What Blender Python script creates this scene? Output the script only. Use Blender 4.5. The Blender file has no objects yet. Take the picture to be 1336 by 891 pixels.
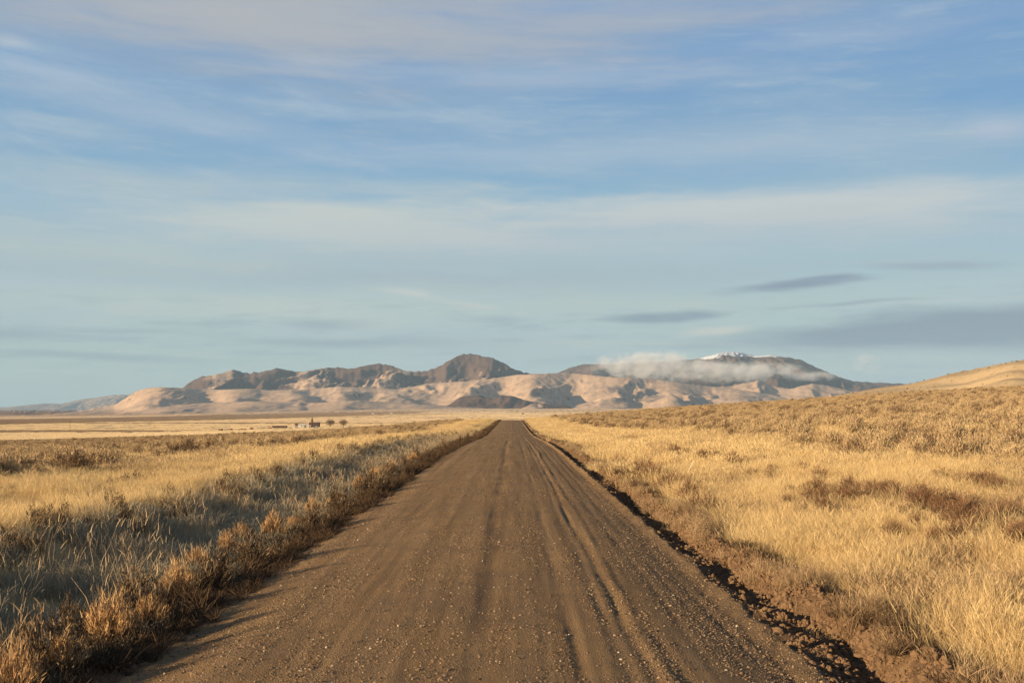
import bpy, math, random
import numpy as np
from mathutils import Vector
random.seed(7)
rng = np.random.default_rng(11)
PI = math.pi
scn = bpy.context.scene
C = scn.collection
CAMZ = 2.2
F = 1410.0          # focal length of the photograph in its own pixels

# ------------------------------------------------------------------ noise
def _hash(ix, iy, seed):
    h = (ix.astype(np.int64) * 374761393 + iy.astype(np.int64) * 668265263 + seed * 1442695041) & 0xFFFFFFFF
    h = ((h ^ (h >> 13)) * 1274126177) & 0xFFFFFFFF
    return (h ^ (h >> 16)) & 0xFFFFFFFF
def pnoise(x, y, seed=0):
    x = np.asarray(x, float); y = np.asarray(y, float)
    x0 = np.floor(x); y0 = np.floor(y)
    fx = x - x0; fy = y - y0
    def g(dx, dy):
        a = _hash(x0 + dx, y0 + dy, seed) * (2 * PI / 4294967296.0)
        return np.cos(a) * (fx - dx) + np.sin(a) * (fy - dy)
    u = fx * fx * fx * (fx * (fx * 6 - 15) + 10); v = fy * fy * fy * (fy * (fy * 6 - 15) + 10)
    a = g(0, 0) * (1 - u) + g(1, 0) * u
    b = g(0, 1) * (1 - u) + g(1, 1) * u
    return (a * (1 - v) + b * v) * 1.5
def fbm(x, y, o=4, seed=0, gain=.5):
    s = 0; a = 1; t = 0
    for i in range(o):
        s = s + a * pnoise(x, y, seed + i * 17); t += a
        x = x * 2.03 + 3.1; y = y * 2.03 + 7.7; a *= gain
    return s / t
def ridged(x, y, o=3, seed=0):
    s = 0; a = 1; t = 0
    for i in range(o):
        s = s + a * (1 - np.clip(np.abs(pnoise(x, y, seed + i * 31)) * 2.0, 0, 1)); t += a
        x = x * 2.1 + 5.3; y = y * 2.1 + 1.7; a *= .5
    return s / t
def ss(a, b, x):
    t = np.clip((x - a) / (b - a), 0, 1)
    return t * t * (3 - 2 * t)

# ------------------------------------------------------------------ object helpers
def tag(o, label=None, cat=None, group=None, kind=None):
    if label: o['label'] = label
    if cat: o['category'] = cat
    if group: o['group'] = group
    if kind: o['kind'] = kind
    return o
def mesh_np(name, V, Fq, mat=None, attrs=None, smooth=False, tris=False):
    me = bpy.data.meshes.new(name)
    V = np.asarray(V, np.float32); Fq = np.asarray(Fq, np.int32)
    k = Fq.shape[1]
    me.vertices.add(len(V)); me.vertices.foreach_set('co', V.ravel())
    me.loops.add(Fq.size); me.loops.foreach_set('vertex_index', Fq.ravel())
    me.polygons.add(len(Fq))
    me.polygons.foreach_set('loop_start', np.arange(0, Fq.size, k, dtype=np.int32))
    me.polygons.foreach_set('loop_total', np.full(len(Fq), k, np.int32))
    if smooth: me.polygons.foreach_set('use_smooth', np.ones(len(Fq), bool))
    me.update(calc_edges=True); me.validate()
    for n, a in (attrs or {}).items():
        at = me.attributes.new(n, 'FLOAT', 'POINT'); at.data.foreach_set('value', np.asarray(a, np.float32))
    if mat: me.materials.append(mat)
    return me
def link(name, me, parent=None, loc=None, coll=C):
    o = bpy.data.objects.new(name, me); coll.objects.link(o)
    if parent: o.parent = parent
    if loc is not None: o.location = loc
    return o
def empty(name, loc=(0, 0, 0), rz=0):
    o = bpy.data.objects.new(name, None); C.objects.link(o)
    o.location = loc; o.rotation_euler = (0, 0, rz); o.empty_display_size = .2
    return o
def grid_faces(nx, ny, keep=None):
    i = np.arange(nx * ny).reshape(ny, nx)
    q = np.stack([i[:-1, :-1], i[:-1, 1:], i[1:, 1:], i[1:, :-1]], -1)
    if keep is not None: q = q[keep]
    return q.reshape(-1, 4)

# ------------------------------------------------------------------ node helpers
class NT:
    def __init__(s, tree): s.t = tree; s.n = tree.nodes; s.l = tree.links
    def node(s, typ, **kw):
        nd = s.n.new(typ)
        for k, v in kw.items(): setattr(nd, k, v)
        return nd
    def put(s, sock, v):
        if v is None: return
        if hasattr(v, 'is_output') or isinstance(v, bpy.types.NodeSocket): s.l.new(v, sock)
        else:
            try: sock.default_value = v
            except Exception: sock.default_value = tuple(v) + (1,)
    def math(s, op, a, b=None, c=None, clamp=False):
        nd = s.node('ShaderNodeMath', operation=op, use_clamp=clamp)
        for i, v in enumerate((a, b, c)): s.put(nd.inputs[i], v)
        return nd.outputs[0]
    def mix(s, f, a, b, mode='MIX'):
        nd = s.node('ShaderNodeMix', data_type='RGBA', blend_type=mode)
        s.put(nd.inputs[0], f); s.put(nd.inputs[6], a); s.put(nd.inputs[7], b)
        return nd.outputs[2]
    def noise(s, vec, scale=5, detail=4, rough=.5, dim='3D', dist=0):
        nd = s.node('ShaderNodeTexNoise', noise_dimensions=dim)
        s.put(nd.inputs['Vector'], vec); nd.inputs['Scale'].default_value = scale
        nd.inputs['Detail'].default_value = detail; nd.inputs['Roughness'].default_value = rough
        nd.inputs['Distortion'].default_value = dist
        return nd.outputs['Fac']
    def ramp(s, f, stops, interp='LINEAR'):
        nd = s.node('ShaderNodeValToRGB'); cr = nd.color_ramp; cr.interpolation = interp
        while len(cr.elements) < len(stops): cr.elements.new(.5)
        for e, (p, c) in zip(cr.elements, stops):
            e.position = p
            e.color = (c, c, c, 1) if isinstance(c, (int, float)) else tuple(c) + (1,)
        s.put(nd.inputs[0], f); return nd.outputs[0]
    def rng(s, f, a, b, c=0, d=1, typ='SMOOTHSTEP'):
        nd = s.node('ShaderNodeMapRange', interpolation_type=typ)
        s.put(nd.inputs[0], f)
        for i, v in enumerate((a, b, c, d)): nd.inputs[1 + i].default_value = v
        return nd.outputs[0]
    def attr(s, n):
        nd = s.node('ShaderNodeAttribute', attribute_name=n); return nd.outputs['Fac']
    def vmul(s, v, m):
        nd = s.node('ShaderNodeVectorMath', operation='MULTIPLY'); s.put(nd.inputs[0], v); nd.inputs[1].default_value = m
        return nd.outputs[0]
def new_mat(name):
    m = bpy.data.materials.new(name); m.use_nodes = True; m.node_tree.nodes.clear()
    return m, NT(m.node_tree)
def finish(m, t, col, rough=.9, bump=None, spec=.15, metallic=0):
    out = t.node('ShaderNodeOutputMaterial'); p = t.node('ShaderNodeBsdfPrincipled')
    t.put(p.inputs['Base Color'], col); t.put(p.inputs['Roughness'], rough)
    p.inputs['Specular IOR Level'].default_value = spec; p.inputs['Metallic'].default_value = metallic
    if bump is not None: t.l.new(bump, p.inputs['Normal'])
    t.l.new(p.outputs[0], out.inputs[0]); return m
def bumpn(t, h, dist, strength=1.0, prev=None):
    b = t.node('ShaderNodeBump'); t.put(b.inputs['Height'], h); b.inputs['Distance'].default_value = dist
    b.inputs['Strength'].default_value = strength
    if prev is not None: t.l.new(prev, b.inputs['Normal'])
    return b.outputs[0]
def pos(t): return t.node('ShaderNodeNewGeometry').outputs['Position']
def plain_mat(name, col, rough=.85, var=.12, scale=3.0):
    m, t = new_mat(name)
    n = t.noise(pos(t), scale, 5, .6)
    a = tuple(c * (1 - var) for c in col); b = tuple(min(1, c * (1 + var)) for c in col)
    return finish(m, t, t.mix(n, a + (1,), b + (1,)), rough)

# ------------------------------------------------------------------ terrain function
def cross_right_w(y): return 1 - ss(285, 900, y)
def ground_z(x, y):
    x = np.asarray(x, float); y = np.asarray(y, float)
    z = -15.0 * ss(285, 950, y) - 1.1 * ss(50, 150, y)
    wl = ss(.03, .46, -x / np.maximum(y, 400))
    z = z - 2.0 * ss(900, 2500, y) + 22.0 * ss(4500, 9500, y) * (1 - wl) - wl * .0052 * np.maximum(y - 1500, 0)
    z = z - 1.0 * ss(140, 270, y) * ss(25, 65, -x) * cross_right_w(y)
    z = z - .85 * ss(70, 170, y) * ss(12, 34, -x) * cross_right_w(y)
    xr = np.maximum(x - 5, 0); xl = np.maximum(-x - 8, 0)
    w = cross_right_w(y)
    z = z + w * (.072 * 240 * np.tanh(xr / 240)) - w * (.040 * 260 * np.tanh(xl / 260)) * ss(8, 60, y)
    off = ss(3.6, 5.5, np.abs(x - .2))
    near = 1 - ss(400, 1500, y)
    z = z + off * near * (.10 * fbm(x / 2.2, y / 2.8, 3, 5) + .22 * fbm(x / 11, y / 14, 2, 9) + .22 * fbm(x / 45, y / 60, 2, 19) * ss(6, 30, np.abs(x)))
    # the roadside profile, side to side
    far = 1 - ss(300, 380, y)
    wob = .15 * pnoise(y / 2.6, y * 0 + .5, 21) + .05 * pnoise(y / .7, y * 0 + .5, 25) + .22 * pnoise(y / 13.0, y * 0 + 3.5, 22)
    xx = x + wob * ss(2.4, 3.2, np.abs(x))
    px_ = np.array([-30, -9.5, -7.6, -7.1, -6.5, -5.6, -4.9, -4.45, -4.1, -3.75, -3.45, -3.2, -2.6, -1.2, 0, 1.5, 2.36, 2.54, 2.66, 2.84, 2.98, 3.14, 3.32, 3.44, 3.72, 4.05, 5.0, 7, 30])
    pz_ = np.array([0, .03, .17, .12, -.12, -.27, -.28, -.24, -.21, -.20, -.17, -.12, -.05, .02, .04, .0, -.05, .03, -.08, -.23, -.22, .04, .13, .10, -.15, -.08, .0, 0, 0])
    prof = np.interp(xx, px_, pz_)
    prof = np.where((xx > 2.54) & (xx < 3.14), prof * (.88 + .6 * pnoise(y / 4.2, y * 0 + 1.5, 26) + .45 * pnoise(y / 1.3, y * 0 + 1.5, 27)).clip(.12, 1.25), prof)
    lump = np.abs(x - 3.2)
    prof = prof + (1 - ss(.35, 1.1, lump)) * (.07 * fbm(x / .14, y / .2, 3, 33) + .12 * fbm(x / .45, y / .8, 3, 35))
    prof = prof + (1 - ss(.3, .9, np.abs(x + 3.7))) * .03 * fbm(x / .2, y / .3, 3, 37)
    z = z + prof * far
    # wheel ruts and grader lines in the road
    rd = (1 - ss(2.3, 2.75, np.abs(x)))
    def groove(x0, w_, d_, s):
        c = x0 + .05 * pnoise(y / 9.0, y * 0 + s, 41) + .02 * pnoise(y / 2.0, y * 0 + s, 42)
        return -d_ * np.exp(-((x - c) / w_) ** 2) * (.65 + .5 * pnoise(y / 3.5, y * 0 + s * 3, 43))
    g = 0
    for i, (x0, w_, d_) in enumerate([(-1.95, .22, .010), (-1.1, .28, .014), (-.33, .11, .036), (-.55, .3, .010), (.56, .06, .017), (.62, .05, .010), (.98, .07, .018), (1.16, .06, .04), (1.29, .06, -.022), (1.4, .06, .010), (1.72, .05, .016), (1.95, .04, .014), (2.2, .05, .016), (2.42, .04, .012)]):
        g = g + groove(x0, w_, d_, i * 2.37 + .5)
    g = g + .014 * fbm(x / .55, y / 9.0, 3, 47) + .006 * fbm(x / .09, y / 2.5, 2, 49) + .010 * fbm(x / .4, y / .6, 2, 51)
    z = z + rd * g * (1 - ss(70, 180, y)) * .72
    return z
def gz(x, y): return float(ground_z(np.array([x]), np.array([y]))[0])
def on_ground(px, py, lo=5.0, hi=240.0):
    """walk the sight line of a spot seen in the photograph until it meets the ground"""
    a = (px - 668) / F; e = (533 - py) / F
    d = np.geomspace(lo, hi, 6000)
    h = ground_z(a * d, d) - (CAMZ + e * d)
    k = np.argmax(h > 0) if (h > 0).any() else len(d) - 1
    return float(a * d[k]), float(d[k]), float(ground_z(np.array([a * d[k]]), np.array([d[k]]))[0])

# ------------------------------------------------------------------ materials of the ground
XL, XR = -3.45, 2.60      # the gravel surface between its edges
def make_ground_mat():
    m, t = new_mat('dry_range_soil')
    P = pos(t); sx = t.node('ShaderNodeSeparateXYZ'); t.l.new(P, sx.inputs[0]); X, Y = sx.outputs[0], sx.outputs[1]
    n1 = t.noise(P, .35, 5, .6); n2 = t.noise(P, 6, 6, .65); nb = t.noise(t.vmul(P, (.0012, .0045, 0)), 1, 5, .62)
    straw = t.ramp(n1, [(.3, (.34, .235, .115)), (.5, (.46, .33, .165)), (.7, (.52, .39, .20))])
    soil = t.ramp(n2, [(.3, (.09, .054, .030)), (.55, (.165, .10, .056)), (.75, (.25, .16, .09))])
    # bare dirt beside the road
    bare = t.math('MULTIPLY', t.rng(X, -4.7, -3.9), t.rng(X, 4.3, 3.6))
    near = t.mix(bare, straw, soil)
    # the sagebrush flats
    sage = t.mix(t.noise(P, .9, 5, .7), (.25, .18, .095, 1), (.38, .28, .15, 1))
    wside = t.rng(t.math('ADD', t.math('ABSOLUTE', X), t.math('MULTIPLY', n1, 6)), 14, 20)
    near = t.mix(t.math('MULTIPLY', wside, .75), near, sage)
    # valley floor: stubble fields, brushy ground, pale fans
    gold = t.mix(t.noise(t.vmul(P, (.002, .02, 0)), 1, 4, .6), (.50, .36, .19, 1), (.66, .50, .29, 1))
    brushy = t.mix(t.noise(t.vmul(P, (.004, .012, 0)), 1, 5, .65), (.21, .155, .105, 1), (.30, .225, .15, 1))
    side = t.attr('brushy')
    band = t.rng(t.math('ADD', nb, t.math('MULTIPLY', side, .5)), .60, .68)
    valley = t.mix(band, gold, brushy)
    tan = t.mix(t.noise(P, .002, 6, .6), (.42, .31, .21, 1), (.56, .42, .29, 1))
    valley = t.mix(t.rng(Y, 3600, 7000), valley, tan)
    col = t.mix(t.rng(Y, 420, 640), near, valley)
    b = bumpn(t, t.noise(P, 9, 6, .7), .06, .8)
    return finish(m, t, col, .95, b, .05)
def make_road_mat():
    m, t = new_mat('gravel_and_packed_dirt')
    P = pos(t); sx = t.node('ShaderNodeSeparateXYZ'); t.l.new(P, sx.inputs[0]); X, Y = sx.outputs[0], sx.outputs[1]
    streak = t.noise(t.vmul(P, (3.2, .09, 1)), 1, 6, .62)
    patch = t.noise(P, .55, 5, .6)
    v = t.node('ShaderNodeTexVoronoi'); t.l.new(P, v.inputs['Vector']); v.inputs['Scale'].default_value = 34
    v2 = t.node('ShaderNodeTexVoronoi'); t.l.new(P, v2.inputs['Vector']); v2.inputs['Scale'].default_value = 75
    fine = t.noise(P, 60, 5, .7)
    base = t.ramp(streak, [(.28, (.17, .102, .046)), (.47, (.315, .192, .088)), (.62, (.39, .245, .118)), (.8, (.47, .31, .158))])
    base = t.mix(t.math('MULTIPLY', t.rng(patch, .40, .66), .45), base, (.24, .152, .088, 1))
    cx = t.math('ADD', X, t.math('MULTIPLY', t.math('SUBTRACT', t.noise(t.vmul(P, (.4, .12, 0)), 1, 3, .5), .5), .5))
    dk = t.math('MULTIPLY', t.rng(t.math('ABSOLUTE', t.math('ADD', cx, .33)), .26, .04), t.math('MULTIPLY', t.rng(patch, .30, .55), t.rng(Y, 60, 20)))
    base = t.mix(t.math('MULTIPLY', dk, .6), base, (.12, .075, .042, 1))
    grey = t.math('MULTIPLY', t.rng(X, 1.2, 2.0), t.rng(Y, 40, 14))
    base = t.mix(t.math('MULTIPLY', grey, .7), base, (.12, .086, .055, 1))  # shade among the coarse right-hand gravel, put into the base colour
    st = t.node('ShaderNodeSeparateColor'); t.l.new(v.outputs['Color'], st.inputs[0])
    stone = t.ramp(st.outputs[0], [(.0, (.07, .05, .035)), (.4, (.18, .125, .08)), (.75, (.30, .23, .155)), (1, (.46, .37, .26))])
    sm = t.math('MULTIPLY', t.rng(v.outputs['Distance'], .42, .25), t.rng(t.noise(P, 2.2, 4, .6), .42, .60))
    col = t.mix(t.math('MULTIPLY', sm, .75), base, stone)
    col = t.mix(t.math('MULTIPLY', fine, .35), col, (.14, .088, .05, 1))
    h = t.math('ADD', t.math('MULTIPLY', t.math('MULTIPLY', sm, t.math('SUBTRACT', .5, v.outputs['Distance'])), 1.6), t.math('MULTIPLY', t.math('SUBTRACT', .5, v2.outputs['Distance']), .45))
    h = t.math('ADD', h, t.math('MULTIPLY', fine, .5))
    b = bumpn(t, h, .03, 1.0)
    b = bumpn(t, t.noise(t.vmul(P, (11, .7, 1)), 1, 4, .6), .012, .7, b)
    return finish(m, t, col, .92, b, .12)
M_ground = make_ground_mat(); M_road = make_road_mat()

# ------------------------------------------------------------------ ground and road sheets
def axis(dense0, dense1, step, growth, far0, far1):
    a = list(np.arange(dense0, dense1 + 1e-6, step))
    s = step; v = dense1
    while v < far1: s *= growth; v += s; a.append(v)
    s = step; v = dense0
    pre = []
    while v > far0: s *= growth; v -= s; pre.append(v)
    return np.array(pre[::-1] + a)
xs = axis(-8.0, 5.2, .06, 1.045, -21000, 21000)
xs[np.argmin(abs(xs - XL))] = XL; xs[np.argmin(abs(xs - XR))] = XR
il, ir = int(np.where(xs == XL)[0][0]), int(np.where(xs == XR)[0][0])
ys = axis(4.0, 14.0, .07, 1.0105, -60, 32000)
GX, GY = np.meshgrid(xs, ys)
GZ = ground_z(GX, GY)
jr = int(np.argmin(abs(ys - 385)))
keep = np.ones((len(ys) - 1, len(xs) - 1), bool); keep[:jr, il:ir] = False
# where the valley floor carries brush instead of stubble
u_ = 668 + F * GX / np.maximum(GY, 50); dy_ = F * 20.2 / np.maximum(GY, 50)
br = ss(24, 20, dy_ + np.interp(u_, [0, 280, 600, 900], [0, 9, 18, 30]))
br = np.where(GY > 500, br, 0) * (1 - ss(250, 650, u_))
V = np.stack([GX, GY, GZ], -1).reshape(-1, 3)
me = mesh_np('ground', V, grid_faces(len(xs), len(ys), keep), M_ground, {'brushy': br.ravel()}, True)
ground = tag(link('ground', me), kind='structure')
xr_ = xs[il:ir + 1]
rx = np.unique(np.concatenate([xr_] + [xr_[:-1] + (xr_[1:] - xr_[:-1]) * .5]))
RX, RY = np.meshgrid(rx, ys[:jr + 1])
V = np.stack([RX, RY, ground_z(RX, RY)], -1)
V = V.reshape(-1, 3)
# drop edge mid-points onto the ground's own edge so that the two sheets meet
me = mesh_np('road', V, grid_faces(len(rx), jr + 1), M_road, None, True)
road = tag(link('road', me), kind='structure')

# ------------------------------------------------------------------ hills and mountains
def hill_mat(name):
    m, t = new_mat(name)
    P = pos(t)
    n = t.noise(P, .004, 7, .62); n2 = t.noise(P, .02, 6, .7)
    tan = t.mix(n, (.45, .30, .195, 1), (.65, .465, .32, 1))
    tan = t.mix(t.math('MULTIPLY', t.rng(n2, .45, .7), .35), tan, (.30, .205, .15, 1))
    dr = t.noise(t.vmul(P, (.022, .0045, .012)), 1, 6, .7)
    tan = t.mix(t.math('MULTIPLY', t.rng(dr, .47, .66), .38), tan, (.27, .175, .125, 1))
    rock = t.mix(n2, (.070, .043, .034, 1), (.165, .105, .078, 1))
    geo = t.node('ShaderNodeNewGeometry'); s = t.node('ShaderNodeSeparateXYZ'); t.l.new(geo.outputs['Normal'], s.inputs[0])
    steep = t.rng(s.outputs[2], .93, .74)
    rk = t.math('ADD', t.attr('rock'), t.math('MULTIPLY', steep, .35))
    rk = t.rng(t.math('ADD', rk, t.math('MULTIPLY', t.math('SUBTRACT', n2, .5), 1.1)), .38, .68)
    col = t.mix(rk, tan, rock)
    sn = t.rng(t.math('ADD', t.attr('snow'), t.math('MULTIPLY', t.math('SUBTRACT', n2, .5), 1.0)), .45, .6)
    col = t.mix(sn, col, (.70, .71, .74, 1))
    return finish(m, t, col, .95, bumpn(t, n2, 12, .6), .03)
M_mtn = hill_mat('mountain_rock_and_grass')
MX, MY = np.meshgrid(np.arange(-7600, 8200, 15.0), np.arange(6900, 17200, 30.0))
base = ground_z(MX, MY)
U = 668 + F * MX / MY
def layer(prof, D, wf, wb, lam=800, seed=0, rough=.12, fine=.15, bend=0., wob=350, crest=1.0, lo=None, hi=None, sharp=2.2):
    px = np.array([p[0] for p in prof]); py = np.array([p[1] for p in prof], float)
    hp = np.interp(U, px, 533 - py, left=-20, right=-20)
    hp = hp + crest * 1.6 * fbm(U / 8, U * 0, 4, seed + 5, .6)
    yr = D + wob * pnoise(U / 60, U * 0, seed + 1) + bend * (U - 668)
    H = hp / F * yr + CAMZ
    b0 = base - 6
    dY = yr - MY
    wfv = wf * (1 + .35 * pnoise(U / 45, U * 0, seed + 2))
    t = np.where(dY > 0, dY / wfv, -dY / wb); tc = np.clip(t, 0, 1)
    wx = MX + 260 * fbm(MX / 900, MY / 900, 2, seed + 8) + .35 * dY
    s = .55 * ridged(wx / lam, MY / (lam * 3.2), 2, seed + 3) + .30 * ridged(wx / (lam * .36), MY / (lam * 1.1), 2, seed + 4) + fine * ridged(wx / (lam * .15), MY / (lam * .4), 2, seed + 14)
    s = ss(*((.28, .78) if fine > .1 else (.15, .95)), s)
    shp = (1 - tc) ** sharp * (1 - s) + (1 - tc ** 1.35) ** 1.1 * s
    h = b0 + (H - b0) * shp
    env = 4 * tc * (1 - tc)
    h = h + rough * (H - b0).clip(0) * env * fbm(MX / 300, MY / 380, 4, seed + 6)
    h = h + .035 * (H - b0).clip(0) * fbm(MX / 75, MY / 100, 3, seed + 7) * np.minimum(1, tc * 8)
    h = np.where((t >= 1) | (H < b0), b0 - 10, h)
    return h, H, tc
L = []
A = [(60, 545), (235, 510), (245, 500), (262, 491), (275, 490), (290, 486), (305, 482), (325, 487), (345, 484), (360, 480), (385, 485), (405, 483), (420, 481), (440, 479), (460, 481), (480, 476), (497, 474), (515, 478), (530, 484), (550, 484.5), (565, 481.5), (577, 476), (588, 469), (597, 464.5), (605, 462), (614, 460.5), (624, 462), (633, 465.5), (644, 467), (653, 471.5), (663, 477.5), (675, 483), (690, 487), (712, 492), (760, 500), (800, 515), (840, 545)]
hA = layer(A, 12300, 2300, 2600, 900, 100, crest=1.7); rockA = np.clip(1.25 - 1.5 * hA[2], 0, 1) * ss(225, 250, U) * (1 - ss(690, 720, U)) * (.74 + 1.1 * fbm(MX / 500, MY / 1500, 3, 77))
rockA = rockA + .8 * np.exp(-((U - 636) / 28) ** 2) * (1 - ss(.15, .5, hA[2])) - .5 * np.exp(-((U - 575) / 16) ** 2)  # dark peak rock; shaded right and lit left shoulder also put into the mask
L.append((hA[0], rockA * 1.05, 0))
B = [(640, 540), (700, 500), (728, 486), (745, 479), (762, 475), (800, 475), (850, 472), (905, 469), (925, 464), (945, 459), (955, 458.5), (970, 460), (985, 464), (1005, 463), (1030, 466), (1047, 470), (1060, 477), (1080, 485), (1095, 492), (1112, 497), (1140, 499), (1170, 500), (1230, 503), (1300, 508), (1400, 530), (1480, 545)]
hB = layer(B, 14900, 3600, 1800, 1100, 200, .08); snowB = ss(63.5, 69.5, (hB[0] - CAMZ) / MY * F + 4 * ss(960, 900, U)) * (1 - hB[2] * 3).clip(0, 1) * ss(895, 925, U)
L.append((hB[0], np.clip(1.1 - .75 * hB[2], 0, 1), snowB))
FL = [(20, 548), (60, 541), (110, 536), (135, 533), (150, 529), (163, 520), (176, 511), (188, 507), (205, 505), (240, 506), (285, 508), (330, 507), (380, 512), (420, 518), (470, 530), (520, 545)]
hC = layer(FL, 10200, 1700, 2200, 680, 300, .06, .05, crest=.5); L.append((hC[0], .10 + 0 * MX, 0))
FM = [(230, 545), (300, 512), (350, 509), (400, 508), (440, 504), (480, 506), (520, 508), (560, 500), (610, 497), (640, 494), (672, 489), (700, 487.5), (735, 486), (765, 488), (800, 492), (850, 494), (900, 501), (960, 508), (1010, 515), (1060, 530), (1100, 545)]
hD = layer(FM, 10900, 2100, 1600, 760, 400, .06, .05, crest=.6); L.append((hD[0], .12 + 0 * MX, 0))
FB = [(560, 545), (588, 526), (598, 518), (612, 516), (622, 514.5), (632, 518), (645, 518.5), (656, 515), (668, 516), (682, 521), (705, 526), (740, 529), (775, 545)]
hE = layer(FB, 8900, 300, 400, 180, 500, .3, wob=80, crest=1.2); L.append((hE[0], 1.1 + 0 * MX, 0))
FR = [(780, 545), (830, 524), (880, 510), (920, 505), (950, 504), (975, 499), (990, 496), (1005, 503), (1030, 507), (1060, 500), (1080, 503), (1110, 510), (1160, 512), (1260, 520), (1340, 545)]
hF = layer(FR, 11400, 2000, 1500, 640, 600, .06, .05, crest=.6, bend=.6); L.append((hF[0], .15 + 0 * MX, 0))
FP = [(120, 545), (200, 532), (260, 526), (330, 523), (400, 526), (470, 522), (540, 527), (620, 531), (700, 545)]
hG = layer(FP, 9000, 900, 1100, 500, 700, .06, .05, crest=.4, wob=200); L.append((hG[0], .06 + 0 * MX, 0))
stack = np.stack([l[0] for l in L]); best = stack.argmax(0)
MZ = stack.max(0)
rock = np.take_along_axis(np.stack([l[1] + 0 * MX for l in L]), best[None], 0)[0]
snow = np.take_along_axis(np.stack([l[2] + 0 * MX for l in L]), best[None], 0)[0]
V = np.stack([MX, MY, MZ], -1).reshape(-1, 3)
me = mesh_np('mountains', V, grid_faces(MX.shape[1], MX.shape[0]), M_mtn, {'rock': rock.ravel(), 'snow': snow.ravel()}, True)
tag(link('mountains', me), kind='structure')
# the far blue range at the left
MX, MY = np.meshgrid(np.arange(-17500, -6000, 30.0), np.arange(23500, 28800, 70.0))
base = ground_z(MX, MY) ; U = 668 + F * MX / MY
FF = [(-220, 540), (-100, 534), (-20, 533), (10, 531), (40, 528), (62, 526), (80, 527), (105, 521), (128, 518), (150, 515), (172, 514), (195, 512), (230, 514), (280, 520), (330, 530), (360, 545)]
hH = layer(FF, 26500, 2600, 2000, 1300, 800, .1, crest=.5, wob=300)
V = np.stack([MX, MY, hH[0]], -1).reshape(-1, 3)
me = mesh_np('far_mountains', V, grid_faces(MX.shape[1], MX.shape[0]), M_mtn, {'rock': np.full(MX.size, .55), 'snow': np.zeros(MX.size)}, True)
tag(link('far_mountains', me), kind='structure')
# grassy hill close on the right
HX, HY = np.meshgrid(np.arange(120, 1300, 4.0), np.arange(380, 1500, 5.0))
Uh = 668 + F * HX / HY
hp = np.interp(Uh, [960, 1040, 1100, 1140, 1160, 1180, 1200, 1220, 1240, 1265, 1290, 1315, 1336, 1400, 1500, 1700, 1900, 2200], [-30, 6, 19, 26, 29, 31, 35, 40, 45.5, 50, 55.5, 60, 64, 74, 88, 98, 90, 60])
yr = 860 + 50 * pnoise(Uh / 80, Uh * 0, 4)
Hh = hp / F * yr + CAMZ
b0 = ground_z(HX, HY) - 1.5
t_ = np.where(HY < yr, (yr - HY) / 430, (HY - yr) / 500).clip(0, 1)
sp = ss(.3, .8, ridged((HX + .5 * HY) / 150, HY / 420, 2, 71))
sp = .45 + .35 * sp
hz = b0 + (Hh - b0) * ((1 - t_) ** 1.7 * (1 - sp) + (1 - t_ ** 1.6) * sp) + .9 * fbm(HX / 30, HY / 40, 4, 72) * np.minimum(1, 6 * t_)
hz = np.where((t_ >= 1) | (Hh < b0), b0 - 4, hz)
m, t = new_mat('straw_hillside')
P = pos(t); n = t.noise(P, .03, 6, .65); n2 = t.noise(P, .25, 5, .7)
col = t.mix(n, (.50, .355, .20, 1), (.64, .48, .29, 1)); col = t.mix(t.math('MULTIPLY', t.rng(n2, .52, .68), .55), col, (.26, .17, .085, 1))
strip = t.noise(t.vmul(P, (.004, .03, .05)), 1, 4, .6); col = t.mix(t.math('MULTIPLY', t.rng(strip, .48, .68), .25), col, (.30, .205, .11, 1))
M_hill = finish(m, t, col, .95, bumpn(t, n2, .8, .8), .03)
me = mesh_np('hill', np.stack([HX, HY, hz], -1).reshape(-1, 3), grid_faces(HX.shape[1], HX.shape[0]), M_hill, None, True)
tag(link('hill', me), kind='structure')

# ------------------------------------------------------------------ plants
def plant_mat(name, dark, mid, light, trans=.25, patch=0.0, patch_col=None):
    m, t = new_mat(name)
    f = t.attr('tint')
    oi = t.node('ShaderNodeObjectInfo')
    f = t.math('ADD', t.math('MULTIPLY', f, .7), t.math('MULTIPLY', oi.outputs['Random'], .3))
    col = t.ramp(f, [(.0, dark), (.5, mid), (1., light)])
    if patch_col is not None:
        p = t.rng(t.noise(pos(t), .45, 4, .6), .50, .66)
        col = t.mix(t.math('MULTIPLY', p, patch), col, patch_col + (1,))
    d = t.node('ShaderNodeBsdfDiffuse'); tr = t.node('ShaderNodeBsdfTranslucent'); mx = t.node('ShaderNodeMixShader')
    t.put(d.inputs[0], col); t.put(tr.inputs[0], col); mx.inputs[0].default_value = trans
    t.l.new(d.outputs[0], mx.inputs[1]); t.l.new(tr.outputs[0], mx.inputs[2])
    out = t.node('ShaderNodeOutputMaterial'); t.l.new(mx.outputs[0], out.inputs[0])
    return m
M_grass = plant_mat('golden_dry_grass', (.46, .315, .145), (.71, .515, .255), (.86, .68, .38), .35, .3, (.56, .39, .22))
M_grassb = plant_mat('brown_weedy_grass', (.17, .105, .06), (.36, .24, .135), (.58, .42, .25), .2)
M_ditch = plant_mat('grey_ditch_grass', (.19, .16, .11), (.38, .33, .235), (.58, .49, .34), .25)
M_sage = plant_mat('sagebrush_leaves', (.26, .18, .10), (.48, .345, .195), (.64, .48, .28), .15, .3, (.36, .23, .13))
M_sagedark = plant_mat('dark_sagebrush_leaves', (.09, .055, .035), (.20, .13, .08), (.33, .22, .13), .12)
M_rabbit = plant_mat('orange_rabbitbrush', (.22, .12, .055), (.50, .30, .14), (.70, .47, .24), .2)
M_weed = plant_mat('dark_brown_weed', (.045, .03, .02), (.13, .085, .05), (.40, .27, .15), .12)
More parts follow.
